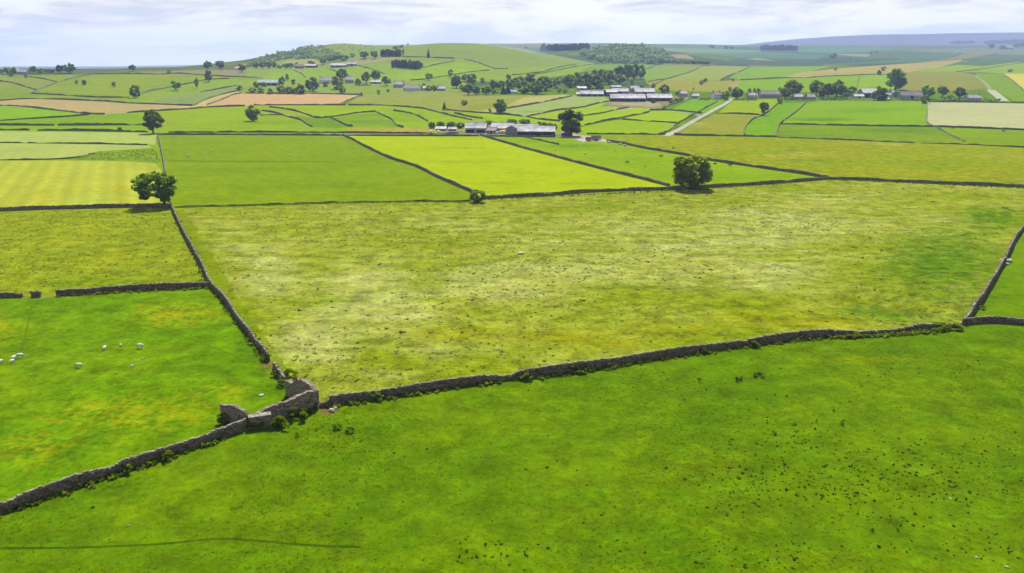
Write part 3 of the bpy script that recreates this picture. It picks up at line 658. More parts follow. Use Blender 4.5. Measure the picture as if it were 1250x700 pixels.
wall('stone wall beside the leaning oak, running straight back to the lane', [(206.5, 247), (204, 225), (200.6, 202), (197, 184), (193.2, 167)], 1.1, 'mid', G_NEAR, .7)
wall('stub of wall ending in the field below the farm sheds', [(640, 168), (658, 171.6), (682, 177)], .9, 'far', G_MID, .6)
# along the lane
lane_walls = [
 ('long straight wall on the far side of the lane, left of the farm', [(206, 162), (320, 162), (420, 162.6), (480, 163.2), (560, 163.4)], 1.05),
 ('long straight wall on the near side of the lane, left of the farm', [(194, 164.9), (290, 165), (420, 165.9), (480, 166.3), (584, 166.5)], 1.05),
 ('dark wall on the near side of the lane, in front of the farm sheds', [(590, 166.6), (630, 167.3), (676, 167.8)], 1.05),
 ('wall from the left frame edge, upper of the two left of the dark roadside tree', [(-40, 153), (0, 153.3), (66, 153.6)], 1.5),
 ('wall of the upper pair left of the dark roadside tree, right of its gap', [(71, 153.6), (130, 153.2), (185, 153)], 1.5),
 ('broken wall along the top of the pale mown strip, left of the dark roadside tree', [(-40, 159), (0, 159.2), (36, 159.4)], 1.3),
 ('wall along the top of the pale mown strip, right of its gap', [(46, 159.8), (100, 160.2), (150, 161.2), (180, 161.8)], 1.4),
 ('low hedge bank between the two pale mown strips', [(-40, 174), (0, 174.6), (103, 175.8), (180, 177.4)], .7),
 ('low bank above the striped mown field', [(-40, 195.8), (0, 195.8), (80, 194.2), (116, 188)], .7),
 ('wall above the straw-coloured pasture, between yard tree and pale lane', [(716, 164.2), (760, 164.4), (812, 164.9)], 1.2),
 ('wall above the straw-coloured pasture, right of the pale lane', [(823, 165.2), (844, 166), (890, 166.6), (948, 167.8)], 1.2),
 ('faint tumbled wall along the top of the straw-coloured pasture toward the right edge', [(950, 168.2), (1030, 171.2), (1110, 174.6), (1192, 177.4), (1290, 183)], .7),
 ('wall along the bottom of the bright field below the village, to the pale cut field', [(953, 152), (1053, 154), (1137, 155.2)], 1.2),
 ('wall along the bottom of the pale cut field', [(1139, 155), (1190, 156.8), (1250, 159.2), (1330, 162)], 1.2),
 ('winding wall left of the bright village field', [(984, 126), (969, 139), (953, 150.5), (948.5, 160), (948.5, 167.6)], 1.2),
 ('curving wall passing the oval field tree below the village', [(949, 127), (938, 136.8), (928, 142), (919, 146), (912, 153), (908.5, 159), (908.7, 165.5)], 1.2),
 ('short straight wall left of the oval field tree', [(874, 138.6), (900, 139.2), (927, 140.6)], 1.1),
 ('wall along the left side of the pale lane', [(806, 164), (816, 160.5), (826, 152), (842, 142.6), (856, 135), (876, 124)], 1.1),
 ('wall at the right end of the village farm, by the side lane', [(793, 134.8), (818, 134.9), (844, 137.2), (856, 138.4)], 1.2),
 ('slanting wall splitting the bright fields right of the big yard tree', [(714, 153.6), (741, 147.7), (767, 142.6), (790, 138), (793, 135.2)], 1.3),
 ('straight wall between the two bright fields left of the pale lane', [(760, 146.4), (780, 147.6), (813, 149.7), (829, 151.2)], 1.0),
 ('short slanting wall below the village farm clamp', [(711, 142), (734, 138.7), (749, 135.2), (767, 131.8)], 1.1),
 ('wall along the lower side of the pale green strip behind the big yard tree', [(642, 142.9), (661, 139.1), (680, 135.2), (709, 131.7), (728, 127.2), (742, 124)], 1.3),
 ('wall between the tan strip and the pale green strip right of the round field tree', [(618, 133), (648, 128), (674, 123), (698, 117.8)], 1.3),
 ('dark sloping wall passing behind the farm sheds below the round field tree', [(545, 134.6), (580, 137.8), (607, 139.3), (641, 142.9), (658, 146), (683, 148.6)], 1.2),
 ('wall between the bright fields and the left edge of the village farm field', [(808, 133), (820, 128), (836, 124)], 1.0),
 ('grey wall along the left edge of the pale cut field', [(1131.5, 126.5), (1131.5, 138), (1131.5, 149.5), (1138, 154.6)], 1.1),
 ('grey wall slanting away from the lower corner of the pale cut field', [(1143, 156.5), (1154, 162), (1165, 168), (1178, 173.6)], 1.1),
 ('wall along the top of the pale cut field', [(1133, 125), (1170, 124.8), (1250, 126.4), (1330, 128)], 1.4),
]
for lb, p, h in lane_walls:
    wall(lb, p, h, 'far', G_MID, .8, mat=M['mosswall'] if 'bank' in lb else None, name='field_bank' if 'bank' in lb else 'drystone_wall', cat='bank' if 'bank' in lb else 'wall')
far_walls = [
 ('wall running level across the rough ground below the middle village', [(425, 128.8), (466, 129), (486, 130.3), (514, 132.7), (527, 135.5), (542, 139.4), (555, 142.6), (576, 147)]),
 ('short wall parallel above the farm, right of the conical tree', [(555, 138.7), (573, 143), (589, 145.2)]),
 ('wall bending down to the left end of the farm hedge', [(480, 135.5), (501, 138.7), (514, 143.9), (522, 148.6)]),
 ('wall descending to the lane left of the farm, lowest of three', [(460, 137.5), (470, 142.5), (478, 146.4), (484, 153), (492, 156.2)]),
 ('long wavy wall crossing the bright fields right of the pale roadside tree', [(329, 131), (345, 133), (359, 135.6), (374, 140), (387, 144.5), (403, 143.2), (423, 140.6), (439, 138), (459, 136.8)]),
 ('wall dropping from the wavy wall towards the lane', [(403, 143.6), (413, 148.4), (423, 153.5), (430, 155)]),
 ('curving wall right of the pale roadside tree', [(320, 135.5), (338, 138.7), (352, 143.2), (367, 147), (376, 153), (382, 155.6)]),
 ('short level wall touching the pale roadside tree', [(318, 141.3), (332, 140.7), (347, 140.9)]),
 ('wall along the lower edge of the orange tan field', [(310, 128.8), (360, 128.7), (422, 128.8)]),
 ('wall along the lower edge of both tan fields on the left', [(155, 138), (180, 136.6), (206, 135), (237, 133), (255, 131.4), (299, 129.8)]),
 ('wall under the dull tan field from the left frame edge', [(-30, 128), (0, 129), (26, 130.4), (51, 133), (90, 137.5), (109, 139.4), (128, 140)]),
 ('wall splitting the bright fields at the left frame edge', [(-30, 149), (0, 147.8), (32, 145.8), (77, 143.3), (109, 140.7)]),
 ('wall along the top of the dull tan field', [(-30, 124), (0, 123.4), (32, 121.2), (77, 122), (135, 124.6), (155, 126.2), (204, 128.2), (235, 129.5)]),
 ('wall curving up the left side of the cream strip beside the tan field', [(237, 129.2), (251, 122), (271, 115.6), (289, 111.8)]),
 ('wall between the cream strip and the orange tan field', [(253, 128.5), (271, 122), (284, 116.3), (294, 114.4)]),
 ('wall along the top of the orange tan field under the shrubs', [(300, 114.4), (340, 114.8), (382, 114.7), (440, 116.3)]),
 ('short wall at the right end of the orange tan field', [(440, 117), (431, 120.5), (423, 123.8), (417, 126.5)]),
 ('upper left wall falling right from the left frame edge', [(-20, 98.5), (0, 99.6), (17, 102), (45, 110.5)]),
 ('wall climbing from the field corner to the left skyline', [(38, 114.4), (48, 110), (71, 101), (97, 94), (116, 90.8)]),
 ('wall falling from the hill farm to the field corner', [(36, 94.3), (55, 97), (70, 100.6)]),
 ('long level wall under the wide left hillside field', [(39, 114.6), (82, 117), (118, 119.2), (158, 119.4)]),
 ('wall rising from the shady field tree towards the tall teal tree', [(173, 114.3), (187, 110.5), (209, 106.6), (232, 102), (253, 97.8), (280, 96.3)]),
 ('wall along the left skyline behind the wide hillside field', [(116, 90.4), (155, 90), (194, 91.2), (217, 90), (249, 92), (280, 93.9), (315, 95)]),
 ('short wall in the grey-green field above the cream strip', [(245, 113), (266, 109.2), (289, 104.7)]),
 ('hill wall right of the lower dark plantation', [(517, 83), (537, 78), (555, 74.8)]),
 ('wall curving round the foot of the bald hill', [(567, 72.8), (581, 76), (597, 81.8), (605, 84.3), (620, 84.4)]),
 ('wall below the bald hill, running above the middle wood', [(501, 98.5), (519, 97.2), (537, 94), (555, 91.5), (574, 88.2), (597, 86.2)]),
 ('high wall below the upper dark plantation', [(491, 69.7), (516, 70.2), (555, 71.6)]),
 ('short wall descending left of the round tree above the middle village', [(399, 83.8), (412, 88.2), (426, 92.7)]),
 ('short curved wall on the green slope below the hill houses', [(359, 86.3), (368, 90.2), (373, 95.3)]),
 ('wall slanting from the long hill sheds to the middle village', [(436, 80), (454, 85), (470, 90.8)]),
 ('upper of two parallel track walls rising right behind the middle wood', [(625, 92), (658, 88.8), (680, 83), (705, 78.6)]),
 ('lower of two parallel track walls rising right behind the middle wood', [(652, 91.4), (674, 87.5), (705, 81.2), (728, 78.7)]),
 ('slanting wall above the dark beech wood, by the wooded knoll', [(788, 85.6), (801, 80), (810, 78)]),
 ('long slanting wall between the two wide fields beyond the village farm', [(815, 96.6), (832, 91.4), (845, 87.6), (857, 81.2)]),
 ('level wall along the top of the wide fields beyond the village farm', [(857, 81), (881, 79.7), (915, 81.2)]),
 ('wall rising right behind the pair of thorn bushes', [(879, 98.5), (888, 93.4), (902, 88.2), (915, 82)]),
 ('long level wall below the brown hay strip', [(904, 98), (930, 96.6), (957, 95.5), (984, 95.3), (1010, 93.4), (1048, 92), (1069, 91.2)]),
 ('short wall joining the dark beech wood to the wide fields', [(792, 100.4), (803, 98), (815, 96.7)]),
 ('wall above the village farm roofs, slanting to the wide fields', [(801, 103), (812, 97)]),
 ('wall crossing the far right slope above the yellow field', [(1167, 88.2), (1201, 84.4), (1232, 79.2), (1260, 75)]),
 ('wall along the left edge of the yellow field', [(1223, 90.3), (1235, 98), (1249, 110)]),
 ('short upright wall between the two fields left of the tallest village tree', [(1048.5, 93), (1047.5, 99), (1047, 106)]),
]
for lb, p in far_walls: wall(lb, p, 1.25, 'far', G_FAR, .8)

# ---------------------------------------------------------------- fallen stones and rocks
def rock(label, px, py, size, group=None, col='palestone', cat='rock'):
    p = at(px, py); mb = MB()
    if group == 'white stones in the pasture': size = [q * .6 for q in size]
    mb.ell((0, 0, size[2] * .35), [s / 2 for s in size], 8, 6, jit=.22)
    o = mb.build('rock', M[col]); o.location = Vector(p); o.rotation_euler = (0, 0, random.uniform(0, 3))
    return tag(o, label, cat, group)
rock('lone pale boulder in the middle of the big meadow', 635.5, 310, (2.0, 1.5, .6))
rock('pale flat stone on the grass inside the ruin corner', 319, 483.3, (.85, .55, .28))
rock('pale stone on bare soil right of the ruined barn', 405, 502.5, (.9, .6, .5), 'fallen wall stones')
rock('small tan stone beside the bare soil patch right of the ruin', 409, 500, (.6, .5, .4), 'fallen wall stones')
rock('pale fallen stone left of the gap in the crooked right wall', 1222.5, 319.5, (1.4, 1., .8), 'fallen wall stones')
rock('biggest pale fallen stone right of the gap in the crooked wall', 1232, 320, (1.8, 1.2, .9), 'fallen wall stones')
rock('small pale stone fallen farther right of the crooked wall gap', 1229, 323.4, (.9, .8, .6), 'fallen wall stones')
rock('white stone lying in the foreground pasture below the left wall', 157, 642, (.5, .35, .3), 'white stones in the pasture')
rock('white stone in the foreground pasture near the right corner', 1229, 693, (.7, .4, .3), 'white stones in the pasture')
rock('tiny pinkish stone on the grass at bottom centre', 722, 691.5, (.4, .3, .25), 'white stones in the pasture')
rock('small white stone in the right pasture below the thistles', 1160, 609, (.6, .4, .25), 'white stones in the pasture')
rock('small white stone low in the right pasture', 1191.5, 681, (.55, .4, .25), 'white stones in the pasture')
rock('white stone right of the crooked wall, alone on grass', 1246.5, 335, (.7, .5, .4), 'white stones in the pasture')
for i, (px, py, lb) in enumerate([(743.5, 174, 'nearest the farm yard'), (757, 176.3, 'in the middle of the row'), (762.5, 177.8, 'farthest right of the row')]):
    rock('white boulder along the wall right of the farm yard, ' + lb, px, py + .6, (2.4, 1.8, 1.2), 'white boulders by the yard wall')

# ---------------------------------------------------------------- ruined field barn
def slab_wall(pa, pb, prof, thick, name, parent, base, mat, seg=.45, bump=.05):
    """upright masonry between two ground points; prof = [(t, height)]"""
    a = np.array(pa[:2]); b_ = np.array(pb[:2]); L = np.linalg.norm(b_ - a); n = max(3, int(L / seg) + 1)
    t = np.linspace(0, 1, n); Q = a + (b_ - a) * t[:, None]
    h = np.interp(t, [q for q, _ in prof], [q for _, q in prof])
    V, Fc, c0, c1, *_ = wall_verts(Q, h, thick * 1.05, thick * .95, 6, .045, bump * 1.8)
    V = V - np.array(base)[None]
    return mesh_obj(name, V, Fc + [c0, c1], mat, parent)
rp0, rp1 = at(303, 521.5), at(388, 498.5)
ra, rd = at(271.5, 514.5), at(351, 482.5)
base = (rp0 + rp1) / 2; base[2] = height(base[0], base[1])
ruin = tag(empty('ruined_barn', base), 'roofless grey stone field barn in ruins where the foreground walls meet', 'ruin')
u = (rp1 - rp0) / np.linalg.norm(rp1 - rp0)
lw = slab_wall(rp0 + u * .6, rp0 + (rp1 - rp0) * .50, [(0, 1.5), (.15, 1.75), (.9, 2.25), (1, 2.0)], .55, 'long_wall', ruin, base, M['ruinstone'])
slab_wall(rp0 + (rp1 - rp0) * .505, rp1, [(0, 2.15), (.06, 2.2), (.8, 2.75), (.9, 2.5), (1, 1.5)], .6, 'long_wall', ruin, base, M['ruinstone'])
slab_wall(rp0, ra, [(0, 2.0), (.1, 2.35), (.5, 2.5), (.9, 2.5), (1, 2.3)], .5, 'gable_wall', ruin, base, M['ruinstone'], bump=.07)['label'] = 'freestanding pale end wall, ragged along its top'
slab_wall(rp1, rd, [(0, 2.6), (.15, 3.0), (.55, 3.2), (.72, 3.0), (.74, 2.3), (1, 2.2)], .6, 'gable_wall', ruin, base, M['ruinstone'], bump=.08)
mb = MB()
q = at(318, 521) - base
mb.box((q[0], q[1], q[2] + .7), (2.6, 1.0, 1.7), .35, jit=.08)
o = mb.build('buttress', M['ruinstone'], ruin); 
mb = MB(); mb.box((q[0], q[1], q[2] + 1.6), (2.75, 1.15, .14), .35, jit=.05); mb.build('cap_slab', M['cope'], ruin)
for i in range(14):
    k = random.random(); w = random.random()
    p_ = rp0 + (rp1 - rp0) * (.1 + .8 * k) + (rd - rp1) * (.06 + .2 * w) - base
    mb = MB(); mb.box((p_[0], p_[1], height(p_[0] + base[0], p_[1] + base[1]) - base[2] + .1), (random.uniform(.3, .6), .35, .3), random.uniform(0, 3), jit=.06)
    mb.build('loose_block', M['ruinstone'], ruin)
w = slab_wall(at(391.5, 497.2), at(402, 495.4), [(0, .55), (1, .75)], .6, 'low_wall', None, (0, 0, 0), M['stone'])
w.name = 'drystone_wall'; tag(w, 'low broken stub of wall between ruined barn and long foreground wall', 'wall', G_NEAR)
# ---------------------------------------------------------------- trees: one of each kind, then copies
def crown_arrays(seed, shape, ncl, nleaf, ls):
    r = np.random.default_rng(seed)
    if shape == 'cone':
        z = 1.0 + 9.0 * r.random(nleaf) ** 1.35
        rad = (1 - (z - 1.0) / 9.2) * 5.0 * (.55 + .5 * np.sqrt(r.random(nleaf))) * (1 + .12 * np.sin(z * 4.5))
        ph = r.uniform(0, 2 * np.pi, nleaf)
        P = np.column_stack([rad * np.cos(ph), rad * np.sin(ph), z])
        Nn = np.column_stack([np.cos(ph), np.sin(ph), np.full(nleaf, .5)])
        cl = None
    else:
        env = {'round': ((0, 0, 5.7), (4.4, 4.4, 3.7)), 'bush': ((0, 0, 4.6), (4.4, 4.4, 4.6)), 'tall': ((0, 0, 5.4), (4.2, 4.2, 4.2)),
               'oak': ((-.5, 0, 5.7), (5.0, 4.4, 3.9)), 'broad': ((.1, 0, 5.1), (4.5, 4.3, 4.5))}[shape]
        c0, rr = np.array(env[0]), np.array(env[1])
        d = r.normal(size=(ncl, 3)); d /= np.linalg.norm(d, axis=1)[:, None]
        if shape == 'broad': d = d / ((np.abs(d) ** 2.6).sum(1) ** (1 / 2.6))[:, None] * .96
        q = r.uniform(.45, 1., ncl) ** .5
        cl = c0 + d * rr * q[:, None]
        cr = r.uniform(.7, 1.7, ncl) * {'oak': .74, 'broad': .82}.get(shape, .92)
        cl[:, 2] = np.maximum(cl[:, 2], cr * .7 + (.2 if shape in ('bush', 'tall', 'broad') else 1.4))
        k = r.choice(ncl, nleaf, p=cr ** 2 / (cr ** 2).sum())
        d = r.normal(size=(nleaf, 3)); d /= np.linalg.norm(d, axis=1)[:, None]
        rad = cr[k] * r.uniform(.35, 1.08, nleaf) ** .5
        P = cl[k] + d * rad[:, None] * np.array([1.05, 1.05, .78])
        P[:, 2] = np.maximum(P[:, 2], .15)
        Nn = d * .7 + (P - c0) / rr * .45
    Nn = Nn + r.normal(size=Nn.shape) * .6 + np.array([0, 0, .25])
    Nn /= np.linalg.norm(Nn, axis=1)[:, None]
    t = np.cross(Nn, r.normal(size=Nn.shape)); t /= np.linalg.norm(t, axis=1)[:, None]
    bt = np.cross(Nn, t)
    s = ls * r.uniform(.6, 1.25, nleaf)[:, None]
    V = np.stack([P - t * s - bt * s * .6, P + t * s * .8 - bt * s * .7, P + t * s + bt * s * .6, P - t * s * .7 + bt * s * .75], 1).reshape(-1, 3)
    Fq = np.arange(nleaf * 4).reshape(-1, 4)
    return V, Fq, cl
def trunk_mb(seed, shape, cl, lean=0., rad=.42):
    rr = random.Random(seed); mb = MB()
    top = 8.5 if shape == 'cone' else 5.4
    p0 = Vector((lean, 0, -.4)); pts = [p0]
    for i in range(1, 6):
        t = i / 5
        pts.append(Vector((lean * (1 - t) + rr.uniform(-.12, .12), rr.uniform(-.12, .12), -.4 + (top + .4) * t)))
    mb.tube(pts, [rad * 1.5, rad, rad * .85, rad * .7, rad * .5, rad * .25], 7)
    if cl is not None:
        idx = rr.sample(range(len(cl)), min(9, len(cl)))
        for i in idx:
            e = Vector(cl[i]); s = pts[rr.choice([2, 2, 3, 3, 4])]
            m = s.lerp(e, .5) + Vector((0, 0, rr.uniform(-.3, .5)))
            mb.tube([s, m, e], [rad * .38, rad * .24, rad * .08], 5)
    return mb
def make_tree(name, seed, shape, ncl, nleaf, ls, mat, lean=0., rad=.42):
    V, Fq, cl = crown_arrays(seed, shape, ncl, nleaf, ls)
    root = empty(name, (0, 0, -500))
    trunk_mb(seed, shape, cl, lean, rad).build('trunk', M['bark'], root, True)
    big_mesh('crown', V, Fq, M[mat], root)
    return root
PROTO = {}
def proto(key):
    if key not in PROTO:
        shape, var, det, mat = key
        nm = {'cone': 'conifer', 'bush': 'shrub'}.get(shape, 'broadleaf_tree')
        n, nl, ls = {'near': (46, 6500, .30), 'mid': (38, 2300, .46), 'far': (26, 850, .72)}[det]
        PROTO[key] = [make_tree(nm, 100 + var * 7 + len(shape) * 13, shape, n, nl, ls, mat), False]
    return PROTO[key]
def plant(px, py, h, w, kind, label, group=None, cat=None, det='far', mat='leaf', var=0, rz=None, grow=1.):
    """px, py: foot in the photograph; h, w: its size there in pixels"""
    p = at(px, py); m = mpp(p); w *= grow; h *= .5 + grow / 2
    pr = proto((kind, var, det, mat))
    o = pr[0] if not pr[1] else copy_thing(pr[0])
    pr[1] = True
    o.location = Vector(p); o.scale = (w * m / 10, w * m / 10, h * m / 10)
    o.rotation_euler = (0, 0, random.uniform(0, 6.28) if rz is None else rz)
    for k_ in ('group',):
        if k_ in o: del o[k_]
    return tag(o, label, cat or {'cone': 'tree', 'bush': 'shrub'}.get(kind, 'tree'), group)
# the lone trees of the near fields
t1 = make_tree('oak_tree', 11, 'oak', 86, 7600, .24, 'leaf_near', lean=1.6, rad=.40)
p = at(195, 252.6); m = mpp(p); t1.location = Vector(p); t1.scale = (52 * m / 10, 50 * m / 10, 45 * m / 10)
tag(t1, 'dark lone oak with see-through crown leaning left, at the stone wall junction', 'tree', 'lone field trees')
t2 = make_tree('sycamore_tree', 23, 'broad', 96, 8600, .24, 'leaf_syc', rad=.36)
p = at(843, 230.3); m = mpp(p); t2.location = Vector(p); t2.scale = (51 * m / 10, 50 * m / 10, 42 * m / 10)
tag(t2, 'big bushy lone tree on the wall between the meadow and bright fields', 'tree', 'lone field trees')
plant(583, 247, 17, 20, 'bush', 'small round hawthorn where two walls meet above the meadow', None, 'hawthorn', 'mid', 'leaf_pale')
plant(187, 163, 28, 27, 'round', 'dark roadside tree at the top of the wall behind the leaning oak', 'lone field trees', det='mid', mat='leaf_near', var=1)
plant(309, 148, 19.5, 20, 'tall', 'pale green roadside tree below the orange tan field', 'lone field trees', det='mid', mat='leaf_pale', var=1)
plant(697, 166.5, 32, 36, 'tall', 'very large dark tree at the right end of the farm sheds', 'lone field trees', det='mid', mat='leaf_dark', var=2)
plant(611, 139, 17.5, 17, 'tall', 'round dark field tree at the tip of the tan strip behind the farm', 'lone field trees', det='mid', mat='leaf_dark', var=1)
plant(932, 141, 16, 12.5, 'tall', 'oval dark field tree on the curving wall below the village', 'lone field trees', det='mid', mat='leaf_dark', var=3)
T = plant
T(146.5, 159.6, 4.5, 6, 'bush', 'small dark bush on the edge of the upper mown strip', None, det='mid', mat='leaf_dark')
T(598, 137.5, 5, 4.5, 'bush', 'tiny brown-green bush left of the round dark field tree', mat='leaf')
T(566.7, 128.5, 6.5, 8, 'bush', 'dark dome-shaped bush alone on the rough olive ground', mat='leaf_dark')
T(542.5, 134.6, 9.5, 6, 'cone', 'grey-green conical tree alone left of the dome-shaped bush', mat='leaf_pale')
T(1092.5, 110, 23.5, 23, 'tall', 'tallest tree of the village, a massive dark dome above the barn roofs', 'trees along the right village', det='mid', grow=1.12, mat='leaf_dark', var=4)
T(1131, 121, 15.5, 16.5, 'round', 'dark round tree at the top left corner of the pale cut field', 'trees along the right village', det='mid', grow=1.12, mat='leaf_dark', var=5)
T(1129, 126.5, 11, 11, 'bush', 'lower teal bush in front of the tree at the pale field corner', 'trees along the right village', mat='leaf')
T(1150, 119, 13, 13, 'round', 'second round tree right of the long barn, above the pale cut field', 'trees along the right village', det='mid', grow=1.12, mat='leaf_dark', var=2)
T(1171.5, 120, 12, 14, 'round', 'rightmost round tree above the pale cut field, beside the last house', 'trees along the right village', det='mid', grow=1.12, mat='leaf_dark', var=3)
T(1160, 121, 5, 9, 'bush', 'low bush between the two round trees above the pale cut field', 'trees along the right village')
T(968, 118, 19, 19, 'round', 'wide pale-topped tree between the long terrace and the low cottage', 'trees along the right village', det='mid', grow=1.12, mat='leaf', var=1)
T(958.5, 121, 13, 13, 'round', 'dark round tree in front of the right end of the long terrace', 'trees along the right village', det='mid', grow=1.12, mat='leaf_dark', var=1)
T(952, 113, 6.5, 6, 'tall', 'small dark tree peeping over the terrace roof', 'trees along the right village')
T(951.5, 127, 8.5, 8, 'bush', 'ragged bush at the top of the curving wall below the village', 'trees along the right village', mat='leaf_pale')
for i, (x, y, h, w, mt, lb) in enumerate([(996, 117, 18, 18, 'leaf', 'leftmost tree of the dense clump right of the low cottages'), (1004, 120, 15, 14, 'leaf_pale', 'paler tree second from the left in the clump right of the cottages'),
    (1011, 120, 17, 16, 'leaf_dark', 'middle tree of the dense clump right of the low cottages'), (1021, 118, 18, 17, 'leaf', 'second tallest tree near the right end of the clump by the cottages'),
    (1028, 119, 15, 12, 'leaf_dark', 'dark tree at the right end of the clump by the cottages'), (1038.5, 117, 11, 11, 'leaf', 'tree just left of the white-roofed shed'),
    (1033, 120, 6, 9, 'leaf_pale', 'low pale bush between the clump and the white-roofed shed')]):
    T(x, y, h, w, 'round', lb, 'trees along the right village', det='mid', grow=1.12, mat=mt, var=i % 4)
T(1073, 122.5, 16, 19, 'bush', 'spreading dark tree in front of the white-roofed shed', 'trees along the right village', det='mid', grow=1.12, mat='leaf_dark', var=2)
T(1093, 120, 9.5, 7, 'tall', 'narrow tree left of the long barn with the pale roof', 'trees along the right village')
T(899, 121.5, 13.5, 14.5, 'round', 'dark round tree where the pale lane meets the village', 'trees along the right village', det='mid', grow=1.12, mat='leaf_dark', var=3)
T(885.5, 122, 10.5, 10, 'broad', 'paler tree left of the lane end', 'trees along the right village', det='mid', grow=1.12, mat='leaf')
T(891, 112, 6, 5, 'tall', 'thin pale tree behind the lane end', 'trees along the right village', mat='leaf_pale')
for x, lb in ((915, 'dark tree tip behind the grey house, left one'), (925.5, 'taller dark tree tip right of the grey house'), (921, 'dark bush touching the grey house roof')):
    T(x, 115, 7, 5, 'tall', lb, 'trees along the right village', mat='leaf_dark')
T(856, 103.5, 6, 5.5, 'bush', 'left of two thorn bushes in the wide field beyond the village', 'thorn bushes', mat='leaf_dark')
T(861, 100.5, 5.5, 5.5, 'bush', 'right, higher of two thorn bushes in the wide field beyond the village', 'thorn bushes', mat='leaf')
T(846.5, 109.5, 2.5, 2.5, 'bush', 'tiny dark bush below the two thorn bushes', 'thorn bushes', mat='leaf_dark')
T(894.7, 99.3, 2.8, 3, 'bush', 'tiny dark bush at the corner of the brown field patch', 'thorn bushes', mat='leaf_dark')
T(811, 113.5, 10.5, 14, 'broad', 'dark rounded tree just above the right cowshed roof', 'trees around the village farm', det='mid', mat='leaf_dark', var=5)
T(797.5, 109.5, 8, 6, 'tall', 'slim dark tree above the village cowsheds, left of the rounded one', 'trees around the village farm', mat='leaf_dark')
T(782, 108, 5, 7, 'bush', 'low bush behind the farmhouse roof', 'trees around the village farm', mat='leaf')
T(771.5, 106, 8, 5, 'tall', 'slim dark tree by the farmhouse chimney', 'trees around the village farm', mat='leaf_dark')
T(828, 116, 5, 8, 'bush', 'dark bush at the right end of the cowsheds', 'trees around the village farm', mat='leaf_dark')
for i, x in enumerate((820, 826, 832)): T(x, 126 - i * 1.5, 4.5, 8, 'bush', ['scrubby bush at the right foot of the cowsheds', 'scrubby bush between cowsheds and the bright field', 'scrubby bush at the corner of the bright field by the cowsheds'][i], 'trees around the village farm', mat='leaf')
T(786, 123.5, 5, 5, 'bush', 'dark bush between the two big cowsheds', 'trees around the village farm', mat='leaf_dark')
T(811, 133, 4, 4.5, 'bush', 'small bush on the wall below the cowsheds', 'trees around the village farm', mat='leaf')
for x0, x1, y, lb in [(906, 922, 123, 'hedge in front of the grey house by the lane end'), (960, 984, 122.6, 'garden hedge in front of the low cottages'), (1000, 1034, 122.3, 'hedge along the front of the dense tree clump'), (1100, 1122, 123.4, 'dark hedge in front of the long stone barn'), (1196, 1222, 124.6, 'long dark hedge running right from the last cottage'), (1150, 1172, 122.6, 'hedge between the last round trees'), (852, 868, 122.6, 'hedge between the parked cars and the pink-rendered house'), (436, 452, 105, 'dark hedge below the dark tree pair on the hillside')]:
    p0, p1 = at(x0, y), at(x1, y); L_ = np.linalg.norm(p1 - p0); V_ = []; F_ = []; k_ = 0
    for i in range(max(3, int(L_ / 3))):
        V, Fq, _ = crown_arrays(int(x0) * 50 + i, 'bush', 8, 130, 1.1)
        q = p0 + (p1 - p0) * ((i + .5) / max(3, int(L_ / 3))); q[2] = height(q[0], q[1])
        V_.append(V * np.array([.5, .3, .26 + .07 * random.random()]) + q); F_.append(Fq + k_); k_ += len(V)
    tag(big_mesh('hedge', np.vstack(V_), np.vstack(F_), M['leaf_dark']), lb, 'hedge', 'garden hedges of the far houses')
# farm hedge and trees
for x, y, h, w, mt, lb in [(527, 157, 9, 9, 'leaf', 'dark bush at the left end of the farm'), (538, 156, 8, 13, 'leaf', 'olive bush behind the low farm shed'), (551, 156, 8, 14, 'leaf', 'olive bush left of the first barn roof'),
    (562, 157, 8, 10, 'leaf_dark', 'dark bush touching the left end of the first barn'), (597, 152, 5, 12, 'leaf', 'bush between the first and second barn roofs'), (625, 151, 6, 16, 'leaf', 'olive hedge bush behind the second barn'), (640, 151, 6, 16, 'leaf', 'olive hedge bush behind the long dark shed')]:
    T(x, y, h, w, 'bush', lb, 'bushes behind the farm sheds', mat=mt, det='mid')
for i, x in enumerate((659, 665, 671, 677)):
    T(x, 156.5 + i * .6, 8 - .3 * i, 8, 'broad', ['leftmost', 'second', 'third', 'last'][i] + ' tree of the dark row joining the long shed to the large yard tree', 'dark trees behind the long shed', mat='leaf_dark', det='mid')
# middle wood
NTH = ['first', 'second', 'third', 'fourth', 'fifth', 'sixth', 'seventh', 'eighth', 'ninth', 'tenth', 'eleventh', 'twelfth', 'thirteenth', 'fourteenth', 'fifteenth', 'sixteenth', 'seventeenth', 'eighteenth', 'nineteenth', 'twentieth', 'twenty-first', 'twenty-second', 'twenty-third', 'twenty-fourth', 'twenty-fifth']
def wood(rows, place, group):
    rows = sorted(rows)
    for i, r_ in enumerate(rows):
        x, y, h, w = r_[:4]; mt = r_[4] if len(r_) > 4 else random.choice(['leaf', 'leaf_dark', 'leaf_dark'])
        kd = r_[5] if len(r_) > 5 else random.choice(['broad', 'tall'])
        w = w * 1.15 if h > 7 else w
        look = {'leaf': 'green', 'leaf_dark': 'dark', 'leaf_pale': 'pale', 'leaf_conifer': 'blackish'}[mt] + ' ' + {'round': 'round', 'broad': 'spreading', 'tall': 'upright', 'bush': 'bushy', 'cone': 'pointed'}[kd]
        T(x, y, h, w, kd, f'{look} tree, {NTH[i]} from left in {place}', group, cat='tree', det='mid' if h > 11 else 'far', mat=mt, var=i % 5)
